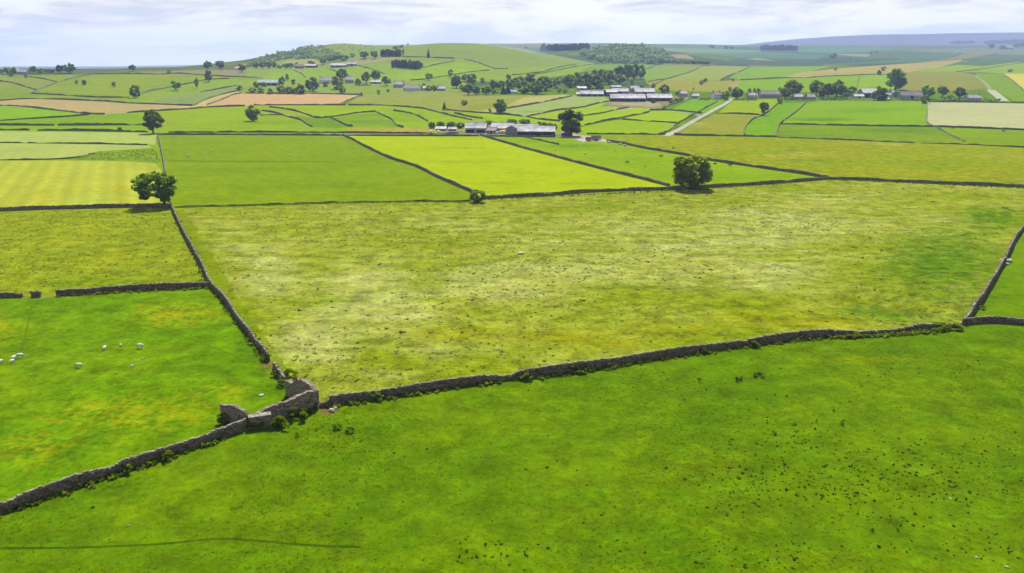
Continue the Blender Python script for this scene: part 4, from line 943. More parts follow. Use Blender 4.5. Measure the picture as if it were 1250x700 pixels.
wood([(557, 108, 16, 14, 'leaf_dark'), (568, 99, 8, 9), (576, 103, 13, 11), (565, 112, 8, 10, 'leaf'), (572, 116, 13, 13, 'leaf_dark'), (581, 116, 12, 12, 'leaf'), (594, 116, 11, 11, 'leaf_dark'), (589, 101, 6, 6, 'leaf'),
      (603, 109, 11, 10, 'leaf_dark'), (611, 109, 10, 9, 'leaf_dark'), (604, 115, 6, 9, 'leaf'), (614.5, 115.5, 9, 7, 'leaf_conifer', 'cone'), (620, 115, 10, 7, 'leaf_conifer', 'cone'), (621, 97, 6, 7, 'leaf'), (624, 109, 13, 12, 'leaf_dark'),
      (634, 104, 11, 13, 'leaf'), (646.5, 102, 12, 14), (640, 114.5, 15, 18, 'leaf'), (655, 115, 15, 18, 'leaf_dark'), (665, 111, 18, 17, 'leaf_dark'), (678.5, 108, 14, 11, 'leaf'), (683, 113, 5, 6, 'leaf', 'bush'), (690, 114, 5, 7, 'leaf', 'bush')],
     'wood left of village farm', 'trees of the middle wood')
wood([(690, 105, 13, 9, 'leaf'), (697, 107, 16, 17, 'leaf'), (714, 108, 18, 19, 'leaf_dark'), (728, 108, 17, 16, 'leaf'), (705, 99, 10, 15, 'leaf'), (716, 96, 9, 14, 'leaf'), (726, 95, 9, 13), (736, 98, 13, 13, 'leaf_dark'), (743, 103, 17, 15, 'leaf_dark'),
      (756, 103.5, 12.5, 14.5, 'leaf', 'round'), (757, 98, 17, 14, 'leaf_dark', 'tall'), (766, 98, 19, 12, 'leaf_dark', 'tall'), (774, 97.5, 19, 11, 'leaf_dark', 'tall'), (782, 97, 18, 10, 'leaf_dark', 'tall'), (733, 109, 8, 8, 'leaf_pale', 'bush'), (721, 109, 6, 5, 'leaf_pale', 'bush')],
     'beech wood behind village farm', 'trees of the beech wood')
# hillside houses on the left
G_L = 'trees around the hillside houses'
for x, y, h, w, k, mt, lb in [
    (313, 84, 7.5, 9, 'round', 'leaf', 'leftmost tree of the row under the hill scrub'), (321, 84, 8.5, 9, 'round', 'leaf', 'second tree of the row under the hill scrub'), (329, 84, 8, 8, 'round', 'leaf_dark', 'third tree of the row under the hill scrub'),
    (335, 83, 7, 6, 'tall', 'leaf_dark', 'pointed dark tree ending the row under the hill scrub'), (341, 83.5, 4, 8, 'bush', 'leaf_dark', 'low dark bush right of the row under the hill scrub'),
    (349, 84, 6.5, 9, 'round', 'leaf', 'tree left of the red-brick cottage'), (355.5, 84, 7, 8, 'round', 'leaf', 'tree touching the red-brick cottage'), (362, 82.5, 6, 5.5, 'tall', 'leaf_dark', 'dark upright tree behind the red-brick cottage'),
    (380, 79.5, 5, 9, 'round', 'leaf_dark', 'dark tree behind the small white hill shed'), (394.5, 79, 7, 9, 'round', 'leaf_dark', 'dark tree left of the long hill sheds'),
    (403, 76.5, 7, 10, 'round', 'leaf', 'first tree of the line above the long hill sheds'), (410, 75.5, 8, 10, 'round', 'leaf_dark', 'second tree of the line above the long hill sheds'), (417, 74.5, 8, 9, 'round', 'leaf', 'third tree of the line above the long hill sheds'), (423, 73.5, 6, 7, 'round', 'leaf_dark', 'last tree of the line above the long hill sheds'),
    (430, 70, 5, 8, 'bush', 'leaf', 'bush between the hill sheds and the round hill trees'),
    (445, 71.8, 9, 12, 'round', 'leaf', 'round hill tree left of the upper plantation'), (457, 71.8, 9.5, 9, 'round', 'leaf_dark', 'darker hill tree next to the upper plantation'),
    (382, 111.5, 17, 16.5, 'broad', 'leaf_dark', 'big dark tree in the middle of the lower hillside houses'), (418, 98.5, 14.5, 14, 'round', 'leaf_dark', 'large round tree highest behind the lower houses'), (412, 109.5, 16, 15, 'broad', 'leaf', 'mid-green tree between the purple-roofed houses'),
    (417.5, 113.5, 10.5, 10, 'bush', 'leaf_pale', 'olive bush in front of the purple-roofed houses'), (447, 102, 14, 11, 'tall', 'leaf_dark', 'left tree of the dark pair right of the purple-roofed houses'), (458.5, 99.5, 13.5, 12, 'round', 'leaf_dark', 'right tree of the dark pair right of the purple-roofed houses'),
    (437, 104, 8, 9, 'bush', 'leaf', 'bush left of the dark pair'), (344.5, 104.5, 11, 8.5, 'tall', 'leaf_dark', 'upright dark tree at the right end of the long pale shed'), (350.5, 98.5, 8, 5, 'tall', 'leaf_dark', 'slim tree behind the long pale shed'),
    (358.5, 104, 7, 6, 'tall', 'leaf_dark', 'small dark tree right of the long pale shed'), (313, 107, 7, 8, 'bush', 'leaf_dark', 'dark bush at the left end of the long pale shed'), (322, 106, 5.5, 9, 'bush', 'leaf_dark', 'dark bush in front of the long pale shed'),
    (330, 115, 7, 8, 'bush', 'leaf_dark', 'dark bush on the top edge of the orange tan field'), (344, 114.5, 10, 13, 'bush', 'leaf_pale', 'pale shrub left of centre above the orange tan field'), (355, 114.6, 9, 13, 'bush', 'leaf_pale', 'pale shrub in the middle above the orange tan field'),
    (366.5, 115, 13, 14, 'bush', 'leaf', 'tall shrub left of the big dark tree above the tan field'), (318, 114, 7, 10, 'bush', 'leaf_pale', 'pale shrub at the left above the orange tan field'), (308, 113, 6, 10, 'bush', 'leaf_pale', 'pale shrub at the tip of the cream strip'),
    (398, 106, 7, 9, 'bush', 'leaf', 'bush below the white-gabled house'), (292.5, 110.5, 6.5, 8, 'bush', 'leaf_dark', 'dark bush at the upper tip of the cream strip'),
    (472, 105, 12, 13, 'round', 'leaf', 'tree left of the dark purple cottages'), (523.5, 98.5, 9, 10, 'round', 'leaf', 'grey-green round tree above the white cottage row'), (550, 94, 9, 7, 'tall', 'leaf', 'upright tree on the wall below the bald hill'),
    (524, 111, 7, 9, 'bush', 'leaf_dark', 'dark garden bush right of the small white cottage'), (531, 111, 7, 8, 'bush', 'leaf', 'garden bush left of the purple-roofed bungalow'), (517.5, 104.5, 3, 4, 'bush', 'leaf_dark', 'small bush behind the small white cottage'),
    (523, 70.5, 10, 4, 'cone', 'leaf_conifer', 'single dark pointed conifer on the bald hill'), (441.5, 118, 5, 3.5, 'tall', 'leaf_dark', 'small dark tree at the right tip of the tan field'), (462, 116, 6, 4.5, 'tall', 'leaf_dark', 'small dark tree right of the tan field tip'),
    (474, 112.5, 3.5, 5, 'bush', 'leaf_dark', 'low bush below the dark purple cottages'), (483, 60, 4, 8, 'bush', 'leaf', 'scrub bush in the saddle above the upper plantation'), (490, 58.5, 3.5, 7, 'bush', 'leaf', 'higher scrub bush in the saddle above the upper plantation'), (498, 56, 2.8, 4, 'bush', 'leaf_dark', 'scrub bush on the hilltop skyline')]:
    T(x, y, h, w, k, lb, G_L, det='mid' if h > 12 else 'far', mat=mt, var=int(x) % 4)
# left skyline and fields
G_S = 'trees on the left skyline and hillside'
for x, y, h, w, k, mt, lb in [
    (2, 91, 6.5, 7, 'round', 'leaf', 'tree cut by the left frame edge on the skyline'), (9, 91, 9, 9, 'round', 'leaf', 'tree left of the hill farm roofs'), (16.5, 91, 8.5, 8, 'round', 'leaf_dark', 'darker tree against the hill farm roofs'),
    (41, 89.5, 9, 9, 'round', 'leaf_dark', 'dark skyline tree right of the hill farm'), (50, 89.5, 6, 10, 'bush', 'leaf', 'pale bushy skyline clump right of the hill farm'), (58, 89, 5, 8, 'bush', 'leaf_dark', 'low skyline bush in the gap'), (64, 89, 4.5, 7, 'bush', 'leaf_dark', 'low skyline bush nearest the pair of skyline trees'),
    (73.5, 89.5, 10, 10, 'round', 'leaf_dark', 'smaller of the paired round skyline trees'), (86, 89.7, 12, 14, 'broad', 'leaf_dark', 'larger of the paired round skyline trees'), (14, 93.5, 4, 5, 'bush', 'leaf_dark', 'small dark bush in the field under the hill farm'), (32, 95, 4, 4.5, 'bush', 'leaf_dark', 'small bush on the wall below the hill farm'),
    (93.5, 102.5, 5.5, 4, 'bush', 'leaf', 'left of two small bushes on the wide hillside field'), (103, 103.8, 6.5, 5.5, 'bush', 'leaf_dark', 'darker right one of two small bushes on the wide hillside field'), (139.5, 106.5, 6.5, 7, 'round', 'leaf_pale', 'pale little tree alone right of centre on the wide hillside field'),
    (162, 87.5, 8, 10, 'round', 'leaf_dark', 'single round tree alone on the skyline'), (206, 89.3, 3.5, 5, 'bush', 'leaf_dark', 'tiny dark bush on the skyline wall'), (254, 86, 11, 11, 'round', 'leaf_dark', 'left of the two round skyline trees before the hill'), (269, 84.8, 10.5, 11, 'round', 'leaf_dark', 'right of the two round skyline trees before the hill'),
    (254.5, 100, 14.5, 11, 'tall', 'leaf', 'tall teal tree directly below the left skyline pair'), (295, 88, 9.5, 12, 'round', 'leaf_dark', 'dark tree at the foot of the hill scrub'), (240.5, 107.5, 12, 5, 'tall', 'leaf_dark', 'thin upright tree left of the tall teal tree'),
    (215, 110.5, 11.5, 13, 'round', 'leaf_pale', 'pale spreading tree in the green strip'), (166, 119.8, 15.5, 13, 'broad', 'leaf_dark', 'shady field tree at the bottom of the wide hillside field')]:
    T(x, y, h, w, k, lb, G_S, det='mid' if h > 12 else 'far', mat=mt, var=int(x) % 4)
# far country trees
for x, y, h, w, k, lb in [(869, 59.6, 5, 7, 'round', 'distant round tree on the horizon, left of the far plantation'), (886, 59.8, 4, 7, 'bush', 'distant clump on the horizon nearest the left of the far plantation'), (893, 59.8, 3.5, 6, 'bush', 'distant clump touching the horizon clump on its right'),
    (1016.8, 71.8, 6.5, 9, 'round', 'distant dark tree below the far plantation, alone on blue-green fields'), (1038, 72.5, 2.4, 3.5, 'bush', 'distant dark speck of a bush right of the lone far tree'), (1064, 65.5, 3.5, 4, 'bush', 'distant bush, left one by the grey hay patch'), (1069.5, 65, 3.2, 4, 'bush', 'distant bush, right one by the grey hay patch'),
    (1073, 91.8, 6.2, 6.5, 'bush', 'lower of two round bushes above the tallest village tree'), (1078.5, 86.8, 5.5, 7, 'bush', 'upper paler of two round bushes above the tallest village tree'), (1020, 86.3, 3.5, 5, 'bush', 'pale bush on the brown hay strip'),
    (1210, 60.5, 7, 7, 'round', 'distant dark tree left of the far right farm'), (1224, 60.5, 5, 8, 'round', 'distant tree in front of the far right farm roofs'), (1240, 58.5, 6, 8, 'round', 'distant dark tree at the right of the far right farm'), (1248, 58, 7, 9, 'round', 'distant dark tree cut by the right frame edge'),
    (664, 55.5, 3.2, 5, 'bush', 'tree tip standing above the far ridge plantation'), (642, 59.5, 2.5, 3.5, 'bush', 'tiny bush on the shoulder of the bald hill'), (1233, 88, 3.5, 6, 'bush', 'bush on the wall above the yellow field')]:
    T(x, y, h, w, k, lb, 'distant trees on the right', cat='tree' if k == 'round' else 'shrub', mat='leaf_dark', var=int(x) % 4)

# woods that read as one mass
def mass(name, label, pts_size, mat, shape='round', seed=1, nleaf=120):
    """pts_size: list of (world point, height, width)"""
    r = np.random.default_rng(seed); VV = []; FF = []; k = 0
    for i, (p, h, w) in enumerate(pts_size):
        V, Fq, _ = crown_arrays(seed * 1000 + i, shape, 9, nleaf, 1.3)
        V = V * np.array([w / 10, w / 10, h / 10])
        VV.append(V + np.asarray(p)); FF.append(Fq + k); k += len(V)
    o = big_mesh(name, np.vstack(VV), np.vstack(FF), M[mat])
    return tag(o, label, 'wood', None, 'stuff')
def px_fill(poly, n, seed):
    """n random points inside a pixel outline"""
    r = np.random.default_rng(seed); poly = np.array(poly, float); out = []
    lo, hi = poly.min(0), poly.max(0)
    while len(out) < n:
        q = r.uniform(lo, hi); c = False; j = len(poly) - 1
        for i in range(len(poly)):
            if (poly[i, 1] > q[1]) != (poly[j, 1] > q[1]) and q[0] < (poly[j, 0] - poly[i, 0]) * (q[1] - poly[i, 1]) / (poly[j, 1] - poly[i, 1]) + poly[i, 0]: c = not c
            j = i
        if c: out.append(q)
    q = np.array(out); return cast(q[:, 0], q[:, 1])
def band_wood(name, label, px0, px1, py0, py1, hpx, mat, shape, n, rowsdeep, seed):
    r = np.random.default_rng(seed); L = []
    for i in range(n):
        t = (i + r.uniform(-.3, .3)) / n
        p = at(px0 + (px1 - px0) * t, py0 + (py1 - py0) * t); m = mpp(p)
        for d in range(rowsdeep + 1):
            q = p + np.array([r.uniform(-3, 3), d * 6 + r.uniform(-2, 2), 0]); q[2] = height(q[0], q[1]) - .5
            L.append((q, hpx * m * r.uniform(.85, 1.12), abs(px1 - px0) / n * m * r.uniform(1.7, 2.3)))
    return mass(name, label, L, mat, shape, seed, 170)
band_wood('plantation', 'upper dark rectangular plantation on the green hill', 467, 490, 69.5, 69.5, 7.6, 'leaf_conifer', 'tall', 13, 3, 31)
band_wood('plantation', 'lower dark plantation on the green hill, narrowing to the right', 480, 514, 82.5, 85, 8.4, 'leaf_conifer', 'tall', 17, 3, 32)
band_wood('plantation', 'far dark plantation standing on the blue-green horizon fields', 932, 973, 62, 62.3, 6.6, 'leaf_conifer', 'tall', 15, 3, 33)
band_wood('plantation', 'far dark ridge plantation behind the shoulder of the bald hill', 663, 720, 63, 61, 7.5, 'leaf_conifer', 'tall', 22, 4, 34)
band_wood('woodland', 'distant dark wood at the far right horizon edge', 1206, 1262, 54.5, 52.5, 4.5, 'leaf_conifer', 'round', 16, 3, 35)
band_wood('woodland', 'distant strip of wood on the moor foot, left of the far right wood', 1164, 1190, 54, 53.6, 3.4, 'leaf_conifer', 'round', 10, 2, 36)
band_wood('woodland', 'dark strip of trees running right from the foot of the wooded knoll', 806, 868, 77.5, 78.5, 4.4, 'leaf_dark', 'round', 22, 2, 37)
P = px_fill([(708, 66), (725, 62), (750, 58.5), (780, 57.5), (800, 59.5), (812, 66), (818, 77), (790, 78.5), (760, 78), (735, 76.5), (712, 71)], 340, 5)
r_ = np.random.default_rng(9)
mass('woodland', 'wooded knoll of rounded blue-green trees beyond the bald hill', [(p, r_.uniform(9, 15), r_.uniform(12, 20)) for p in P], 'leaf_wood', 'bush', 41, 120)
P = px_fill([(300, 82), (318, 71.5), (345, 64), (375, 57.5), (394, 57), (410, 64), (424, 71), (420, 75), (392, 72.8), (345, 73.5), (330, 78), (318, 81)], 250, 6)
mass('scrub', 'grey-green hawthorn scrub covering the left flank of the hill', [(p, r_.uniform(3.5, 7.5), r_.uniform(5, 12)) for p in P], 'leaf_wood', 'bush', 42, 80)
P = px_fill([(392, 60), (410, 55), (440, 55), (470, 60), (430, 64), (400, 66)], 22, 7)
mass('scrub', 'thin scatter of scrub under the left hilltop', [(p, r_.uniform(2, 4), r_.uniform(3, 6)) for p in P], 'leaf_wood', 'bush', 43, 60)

# nettle and shrub clumps along the near walls
G_N = 'nettle clumps along the foreground walls'
def clump(label, px, py, w, h, group=G_N):
    p = at(px, py); V, Fq, _ = crown_arrays(int(px * 7), 'bush', 16, 900, .55)
    V = V * np.array([w / 10, w * .7 / 10, h / 10])
    o = big_mesh('nettle_clump', V, Fq, M['nettle']); o.location = Vector(p); o.rotation_euler = (0, 0, random.uniform(0, 6))
    return tag(o, label, 'bush', group)
for lb, x, y, w, h in [
    ('widest nettle patch in front of the ruined barn', 347, 521, 3.8, 1.5), ('nettles at the left end of the ruin front patch', 336, 521, 2.6, 1.3), ('nettle patch against the right half of the ruin', 363, 511, 3.6, 1.6), ('nettles under the tall right end of the ruin', 379, 502, 3.2, 1.8),
    ('nettle tuft behind the ruin in the meadow', 356, 462, 3.2, 1.6), ('dark nettles at the foot of the freestanding end wall', 279, 516, 3.0, 1.5), ('weeds between the wall end and the ruin buttress', 311, 523, 2.4, 1.5),
    ('dark weeds left of the tumbled wall stub', 336, 460, 1.6, 1.0), ('dark weeds beside the muddy gap', 322.5, 441, 1.5, 1.0), ('dark weeds at the ruin end of the tumbled stub', 344, 472, 1.8, 1.1),
    ('round nettle clump at the wall foot, left of the darker one', 155.5, 577, 1.9, 1.2), ('darker nettle clump at the wall foot, right of the round one', 206, 562, 1.9, 1.2), ('nettles at the wall foot near the left frame edge', 33, 613, 2.0, 1.3),
    ('nettles climbing the wall left of the ruin', 267, 536.5, 1.5, 1.0), ('pale nettles at the foot of the long wall, left part', 459, 488, 3.2, 1.1), ('nettle clump at the long wall, left of a pair', 643, 463.5, 3.0, 1.1),
    ('taller left clump of the nettle pair at the long wall', 702, 456, 2.4, 1.3), ('right clump of the nettle pair at the long wall', 714.5, 452.5, 2.2, 1.2), ('nettles right of the nettle pair at the long wall', 742, 449, 3, .9), ('nettles near the right third of the long wall', 857, 431, 2.2, 1.1), ('pale weeds farther right along the long wall', 917, 423, 3.2, 1.1),
    ('weeds over the sunken wall end, left', 1040, 412, 3.5, .9), ('weeds over the sunken wall end, right', 1148, 402, 4.5, 1.2), ('weeds touching the right wall junction', 1164, 402.5, 3.5, 1.1), ('dark weeds right of the crooked wall foot', 1199, 378, 1.5, .8),
    ('dark thistle clump alone in the right pasture', 1028, 519, .75, .7), ('thistle clump left of the lone dark one', 968, 519, .8, .5), ('small dark bush below the long wall, left one', 854, 467, .9, .8), ('small dark bush below the long wall, right one', 901.5, 465, 1.3, .9), ('brownish weed patch below the long wall', 926, 459, 2.6, .6),
    ('dock clump right of the bare soil patch', 412, 524, 1.5, .8), ('second dock clump right of the bare soil patch', 427, 528, 1.3, .8), ('low dock clump in front of the ruin nettles', 362.5, 533, .7, .5), ('dock clump in front of the long wall stub', 386, 526, .5, .4)]:
    clump(lb, x, y, w, h)
# ---------------------------------------------------------------- buildings
M['limewall'] = simple('limestone_wall', (.33, .30, .265), .95, .1, .15, .8)
M['whitewall'] = simple('white_render', (.6, .58, .56), .9, .2, .05, .5)
M['brick'] = simple('red_brick', (.30, .13, .09), .95, .1, .2, 1.)
M['darkboard'] = simple('dark_weatherboard', (.07, .065, .075), .9, .1, .25, 1.5)
M['greyclad'] = simple('grey_cladding', (.22, .22, .24), .7, .3, .15, .8)
M['slate'] = simple('slate_roof', (.26, .243, .275), .7, .3, .2, .8)
M['stoneslate'] = simple('stone_slate_roof', (.22, .19, .19), .8, .2, .2, .8)
M['sheet'] = simple('fibre_cement_sheet', (.30, .285, .30), .85, .15, .25, .25)
M['whitesheet'] = simple('pale_metal_sheet', (.37, .36, .37), .8, .2, .15, .25)
M['greensheet'] = simple('pale_green_sheet', (.24, .31, .26), .7, .3, .1, .3)
M['pinksheet'] = simple('weathered_pink_sheet', (.24, .18, .18), .8, .3, .12, .4)
M['glass'] = simple('window_glass', (.03, .035, .045), .15, .6, .05, 1)
M['paint'] = simple('door_paint', (.10, .13, .16), .5, .4, .1, 1)
M['dark_in'] = simple('barn_inner_shade', (.025, .022, .022), .95, .05, .2, 1)  # near-black panels standing for the shade inside bays and doorways
M['wood'] = simple('gate_timber', (.24, .16, .09), .9, .1, .2, 2)
def gable_house(name, label, cat, px, py, wpx, hpx, depth_m, rz=0., wallm='limewall', roofm='slate', kind='house', eave=.58, group=None, chim=1, nwin=3):
    p = at(px, py); m = mpp(p); L = wpx * m; H = hpx * m; D = depth_m; E = H * eave
    o = tag(empty(name, p, R(rz)), label, cat, group)
    hl, hd = L / 2, D / 2
    mb = MB()
    mb.add([(-hl, -hd, -1.2), (hl, -hd, -1.2), (hl, hd, -1.2), (-hl, hd, -1.2), (-hl, -hd, E), (hl, -hd, E), (hl, hd, E), (-hl, hd, E), (-hl, 0, H - .12), (hl, 0, H - .12)],
           [(0, 1, 5, 4), (2, 3, 7, 6), (1, 2, 6, 9, 5), (3, 0, 4, 8, 7)])
    mb.build('wall', M[wallm], o)
    ov = .35; sl = (H - E) / hd; t = .16
    mb = MB()
    for s in (-1, 1):
        y0, z0 = s * (hd + ov), E - sl * ov
        v = [(-hl - ov, y0, z0), (hl + ov, y0, z0), (hl + ov, 0, H), (-hl - ov, 0, H)]
        v += [(a, b, c + t) for a, b, c in v]
        mb.add(v, [(3, 2, 1, 0), (4, 5, 6, 7), (0, 1, 5, 4), (1, 2, 6, 5), (2, 3, 7, 6), (3, 0, 4, 7)] if s < 0 else [(0, 1, 2, 3), (7, 6, 5, 4), (4, 5, 1, 0), (5, 6, 2, 1), (6, 7, 3, 2), (7, 4, 0, 3)])
    mb.box((0, 0, H + t), (2 * (hl + ov), .35, .14))
    rf = mb.build('roof', M[roofm], o)
    if kind == 'house':
        for k in range(chim):
            x = (-hl + .6) if k == 0 else (hl - .6)
            c = MB(); c.box((x, 0, H + .45), (.9, .7, 1.5)); c.box((x, 0, H + 1.25), (1.05, .85, .14)); c.box((x - .2, 0, H + 1.45), (.24, .24, .4)); c.box((x + .2, 0, H + 1.45), (.24, .24, .4))
            c.build('chimney', M['brick'], rf)
        floors = 2 if E > 4 else 1
        for fl in range(floors):
            for k in range(nwin):
                x = -hl + L * (k + .5) / nwin
                if fl == 0 and k == nwin // 2:
                    d = MB(); d.box((x, -hd - .02, .95), (1.0, .1, 2.1)); d.build('door', M['paint'], o); continue
                w_ = MB(); w_.box((x, -hd - .01, 1.5 + fl * 2.5), (1.1, .08, 1.2)); wo = w_.build('window', M['glass'], o)
                f_ = MB(); f_.box((x, -hd - .05, .84 + fl * 2.5), (1.35, .16, .1)); f_.build('sill', M['whitewall'], wo)
    elif kind == 'shed':      # farm shed: dark panels on the front painted as shade inside open bays
        nb = max(2, int(L / 6))
        for k in range(nb):
            x = -hl + L * (k + .5) / nb
            d = MB(); d.box((x, -hd - .01, E * .36), (L / nb * .78, .08, E * .62)); d.build('bay', M['dark_in'], o)
        for x, sgn in ((hl, 1), (-hl, -1)):
            d = MB(); d.box((x + sgn * .01, 0, E * .42), (.08, D * .34, E * .8)); d.build('door', M['paint'], o)
        nr = max(2, int(L / 5))
        for k in range(nr):
            x = -hl + L * (k + .5) / nr
            z = (E + H) / 2 + t + .03
            s_ = MB(); v = [(x - .5, -hd * .8, E + sl * hd * .2 + t + .012), (x + .5, -hd * .8, E + sl * hd * .2 + t + .012), (x + .5, -hd * .25, E + sl * hd * .75 + t + .012), (x - .5, -hd * .25, E + sl * hd * .75 + t + .012)]
            v2 = [(a, b, c + .02) for a, b, c in v]
            s_.add(v + v2, [(4, 5, 6, 7), (0, 1, 5, 4), (1, 2, 6, 5), (2, 3, 7, 6), (3, 0, 4, 7)]); s_.build('skylight', M['sheet'], rf)
    elif kind == 'barn':
        d = MB(); d.box((0, -hd - .01, E * .42), (min(3.2, L * .2), .1, E * .84)); d.build('door', M['dark_in'], o)
        for k in range(nwin):
            x = -hl + L * (k + .5) / nwin
            if abs(x) < min(3.2, L * .2) * .8: continue
            w_ = MB(); w_.box((x, -hd - .01, E * .6), (.9, .08, 1.0)); w_.build('window', M['glass'], o)
    return o
B = gable_house
GF = 'buildings of the near farm'
B('barn', 'first pale-roofed barn at the left of the near farm', 'barn', 582, 161.5, 25, 11.5, 12, -6, 'limewall', 'sheet', 'shed', .5, GF)
B('barn', 'second pale-roofed barn of the near farm, behind the pink-roofed shed', 'barn', 614, 161.5, 27, 11, 11, -4, 'limewall', 'whitesheet', 'shed', .5, GF)
B('shed', 'small pinkish-roofed shed in front, between the two pale-roofed barns', 'shed', 601, 163.2, 11, 7.5, 6, -14, 'limewall', 'pinksheet', 'barn', .55, GF)
B('barn', 'pale-roofed barn close behind the long dark-fronted shed', 'barn', 642, 160.5, 30, 8.5, 12, -4, 'greyclad', 'sheet', 'shed', .55, GF)
B('barn', 'long dark-fronted farm shed with a pale roof at the right of the farm', 'barn', 655, 165.6, 45, 11.5, 15, -4, 'darkboard', 'sheet', 'shed', .52, GF)
B('shed', 'grey-gabled store at the left end of the long dark-fronted shed', 'shed', 627, 164.2, 10, 11, 9, 62, 'greyclad', 'sheet', 'barn', .62, GF)
B('shed', 'low pale-roofed shed at the far left of the near farm', 'shed', 539, 159.2, 12, 4.6, 7, -4, 'limewall', 'whitesheet', 'shed', .5, GF)
B('shed', 'smaller low shed right of the far left one', 'shed', 552, 159.6, 9, 4.4, 6, 8, 'limewall', 'sheet', 'shed', .5, GF)
B('cottage', 'low pink-walled outbuilding under the large yard tree', 'outbuilding', 691, 165.6, 11, 5.4, 5, -8, 'pinksheet', 'stoneslate', 'barn', .6, GF)
GV = 'buildings of the village farm'
B('barn', 'long low cowshed with a white gable at the left of the village farm', 'barn', 722, 117.5, 28, 6.5, 16, -2, 'greyclad', 'sheet', 'shed', .45, GV)
B('shed', 'white lean-to at the left gable of the long low cowshed', 'shed', 706.5, 117.5, 6, 4.5, 9, -2, 'whitewall', 'whitesheet', 'barn', .6, GV)
B('shed', 'small pale-roofed shed in front of the beech wood', 'shed', 710, 109.8, 11, 4.2, 10, 0, 'greyclad', 'whitesheet', 'barn', .5, GV)
B('barn', 'dark stone barn between the long low cowshed and the big sheds', 'barn', 745, 117, 13, 7.5, 12, 10, 'darkboard', 'slate', 'barn', .6, GV)
B('barn', 'pale-roofed shed behind the left big cowshed', 'barn', 757, 115, 20, 7, 16, -8, 'greyclad', 'sheet', 'barn', .5, GV)
B('barn', 'pale-roofed shed behind and between the two big cowsheds', 'barn', 786, 116, 24, 8, 18, -2, 'greyclad', 'sheet', 'barn', .5, GV)
B('barn', 'left of the two big dark-fronted cowsheds', 'barn', 765.5, 123.6, 42, 8.4, 20, -2, 'darkboard', 'sheet', 'shed', .46, GV)
B('barn', 'right of the two big dark-fronted cowsheds', 'barn', 804, 123, 30, 8, 20, -2, 'darkboard', 'sheet', 'shed', .46, GV)
B('farmhouse', 'stone farmhouse with chimneys above the cowsheds', 'farmhouse', 773.5, 112.5, 12, 7.5, 9, 18, 'limewall', 'slate', 'house', .6, GV, 2, 3)
B('shed', 'small flat shed below the beech wood', 'shed', 751.5, 108, 12, 3.6, 9, 4, 'limewall', 'sheet', 'barn', .55, GV)
B('cottage', 'grey cottage at the right end of the cowsheds', 'cottage', 833, 118, 9, 6.4, 8, 20, 'limewall', 'slate', 'house', .6, GV, 1, 2)
GH = 'houses along the right village'
B('cottage', 'dark-roofed bungalow behind the parked cars', 'cottage', 848, 120, 9, 5.6, 8, 0, 'limewall', 'slate', 'house', .5, GH, 1, 3)
B('house', 'pale pink-rendered house left of the lane end', 'house', 874, 121.4, 10, 9, 8, 14, 'whitewall', 'stoneslate', 'house', .62, GH, 2, 3)
B('house', 'grey stone house just right of the lane end', 'house', 917.5, 121.6, 11, 8, 8, 0, 'limewall', 'slate', 'house', .62, GH, 2, 3)
B('terrace', 'long purple-roofed terrace left of the wide pale-topped tree', 'terrace', 940, 119.6, 27, 8.2, 9, 0, 'limewall', 'stoneslate', 'house', .55, GH, 2, 7)
B('cottage', 'low purple-roofed cottage right of the wide pale-topped tree', 'cottage', 974.5, 121.4, 12, 6, 8, -6, 'limewall', 'slate', 'house', .55, GH, 2, 3)
B('cottage', 'pinkish cottage left of the dense tree clump', 'cottage', 988, 122, 11, 6.4, 8, 12, 'limewall', 'stoneslate', 'house', .58, GH, 1, 3)
B('barn', 'large white-roofed shed behind the spreading dark tree', 'barn', 1059.5, 119, 19, 10.5, 15, 0, 'greyclad', 'whitesheet', 'shed', .55, GH)
B('shed', 'low white shed left of the white-roofed shed', 'shed', 1047, 120.2, 12, 5, 8, 4, 'whitewall', 'whitesheet', 'barn', .55, GH)
B('cottage', 'white cottage half hidden right of the spreading dark tree', 'cottage', 1082, 119.6, 8, 6, 7, 0, 'whitewall', 'slate', 'house', .58, GH, 1, 2)
B('house', 'dark house left of the long barn', 'house', 1088.5, 118.6, 7, 8, 8, 14, 'limewall', 'slate', 'house', .62, GH, 1, 2)
B('barn', 'long stone barn with pinkish roof left of the pale cut field', 'barn', 1110.5, 121.8, 26, 10, 10, 0, 'limewall', 'stoneslate', 'barn', .52, GH, 0, 5)
B('cottage', 'last cottage at the right end of the village', 'cottage', 1187, 123.6, 16, 7.6, 9, -4, 'limewall', 'slate', 'house', .55, GH, 2, 4)
GL = 'houses on the left hillside'
B('barn', 'long shed with pale green roof above the orange tan field', 'barn', 328, 104.4, 24, 7, 12, 2, 'limewall', 'greensheet', 'shed', .5, GL)
B('house', 'purple-roofed house with white gable above the big dark tree', 'house', 398, 102, 15, 7.2, 10, -8, 'whitewall', 'slate', 'house', .52, GL, 1, 3)
B('house', 'purple-roofed house right of the mid-green tree', 'house', 426.5, 101.6, 10, 7.6, 9, 12, 'limewall', 'slate', 'house', .55, GL, 1, 3)
B('shed', 'small white shed right of the red-brick cottage', 'shed', 380, 82.4, 14, 4, 10, -4, 'darkboard', 'whitesheet', 'barn', .5, GL)
B('cottage', 'red-brick cottage below the hill scrub', 'cottage', 365.5, 83.4, 10, 4.6, 8, 0, 'brick', 'stoneslate', 'house', .55, GL, 1, 3)
B('barn', 'longest pale shed on the hill, left part', 'barn', 414, 82, 20, 4.6, 13, 6, 'greyclad', 'whitesheet', 'shed', .45, GL)
B('barn', 'pale shed on the hill, right part, with cluttered front', 'barn', 430, 80.6, 12, 4.8, 12, 6, 'limewall', 'sheet', 'barn', .5, GL)
B('shed', 'low white shed with red doors right of the dark tree pair', 'shed', 459, 102, 13, 3.4, 8, -2, 'brick', 'whitesheet', 'barn', .55, GL)
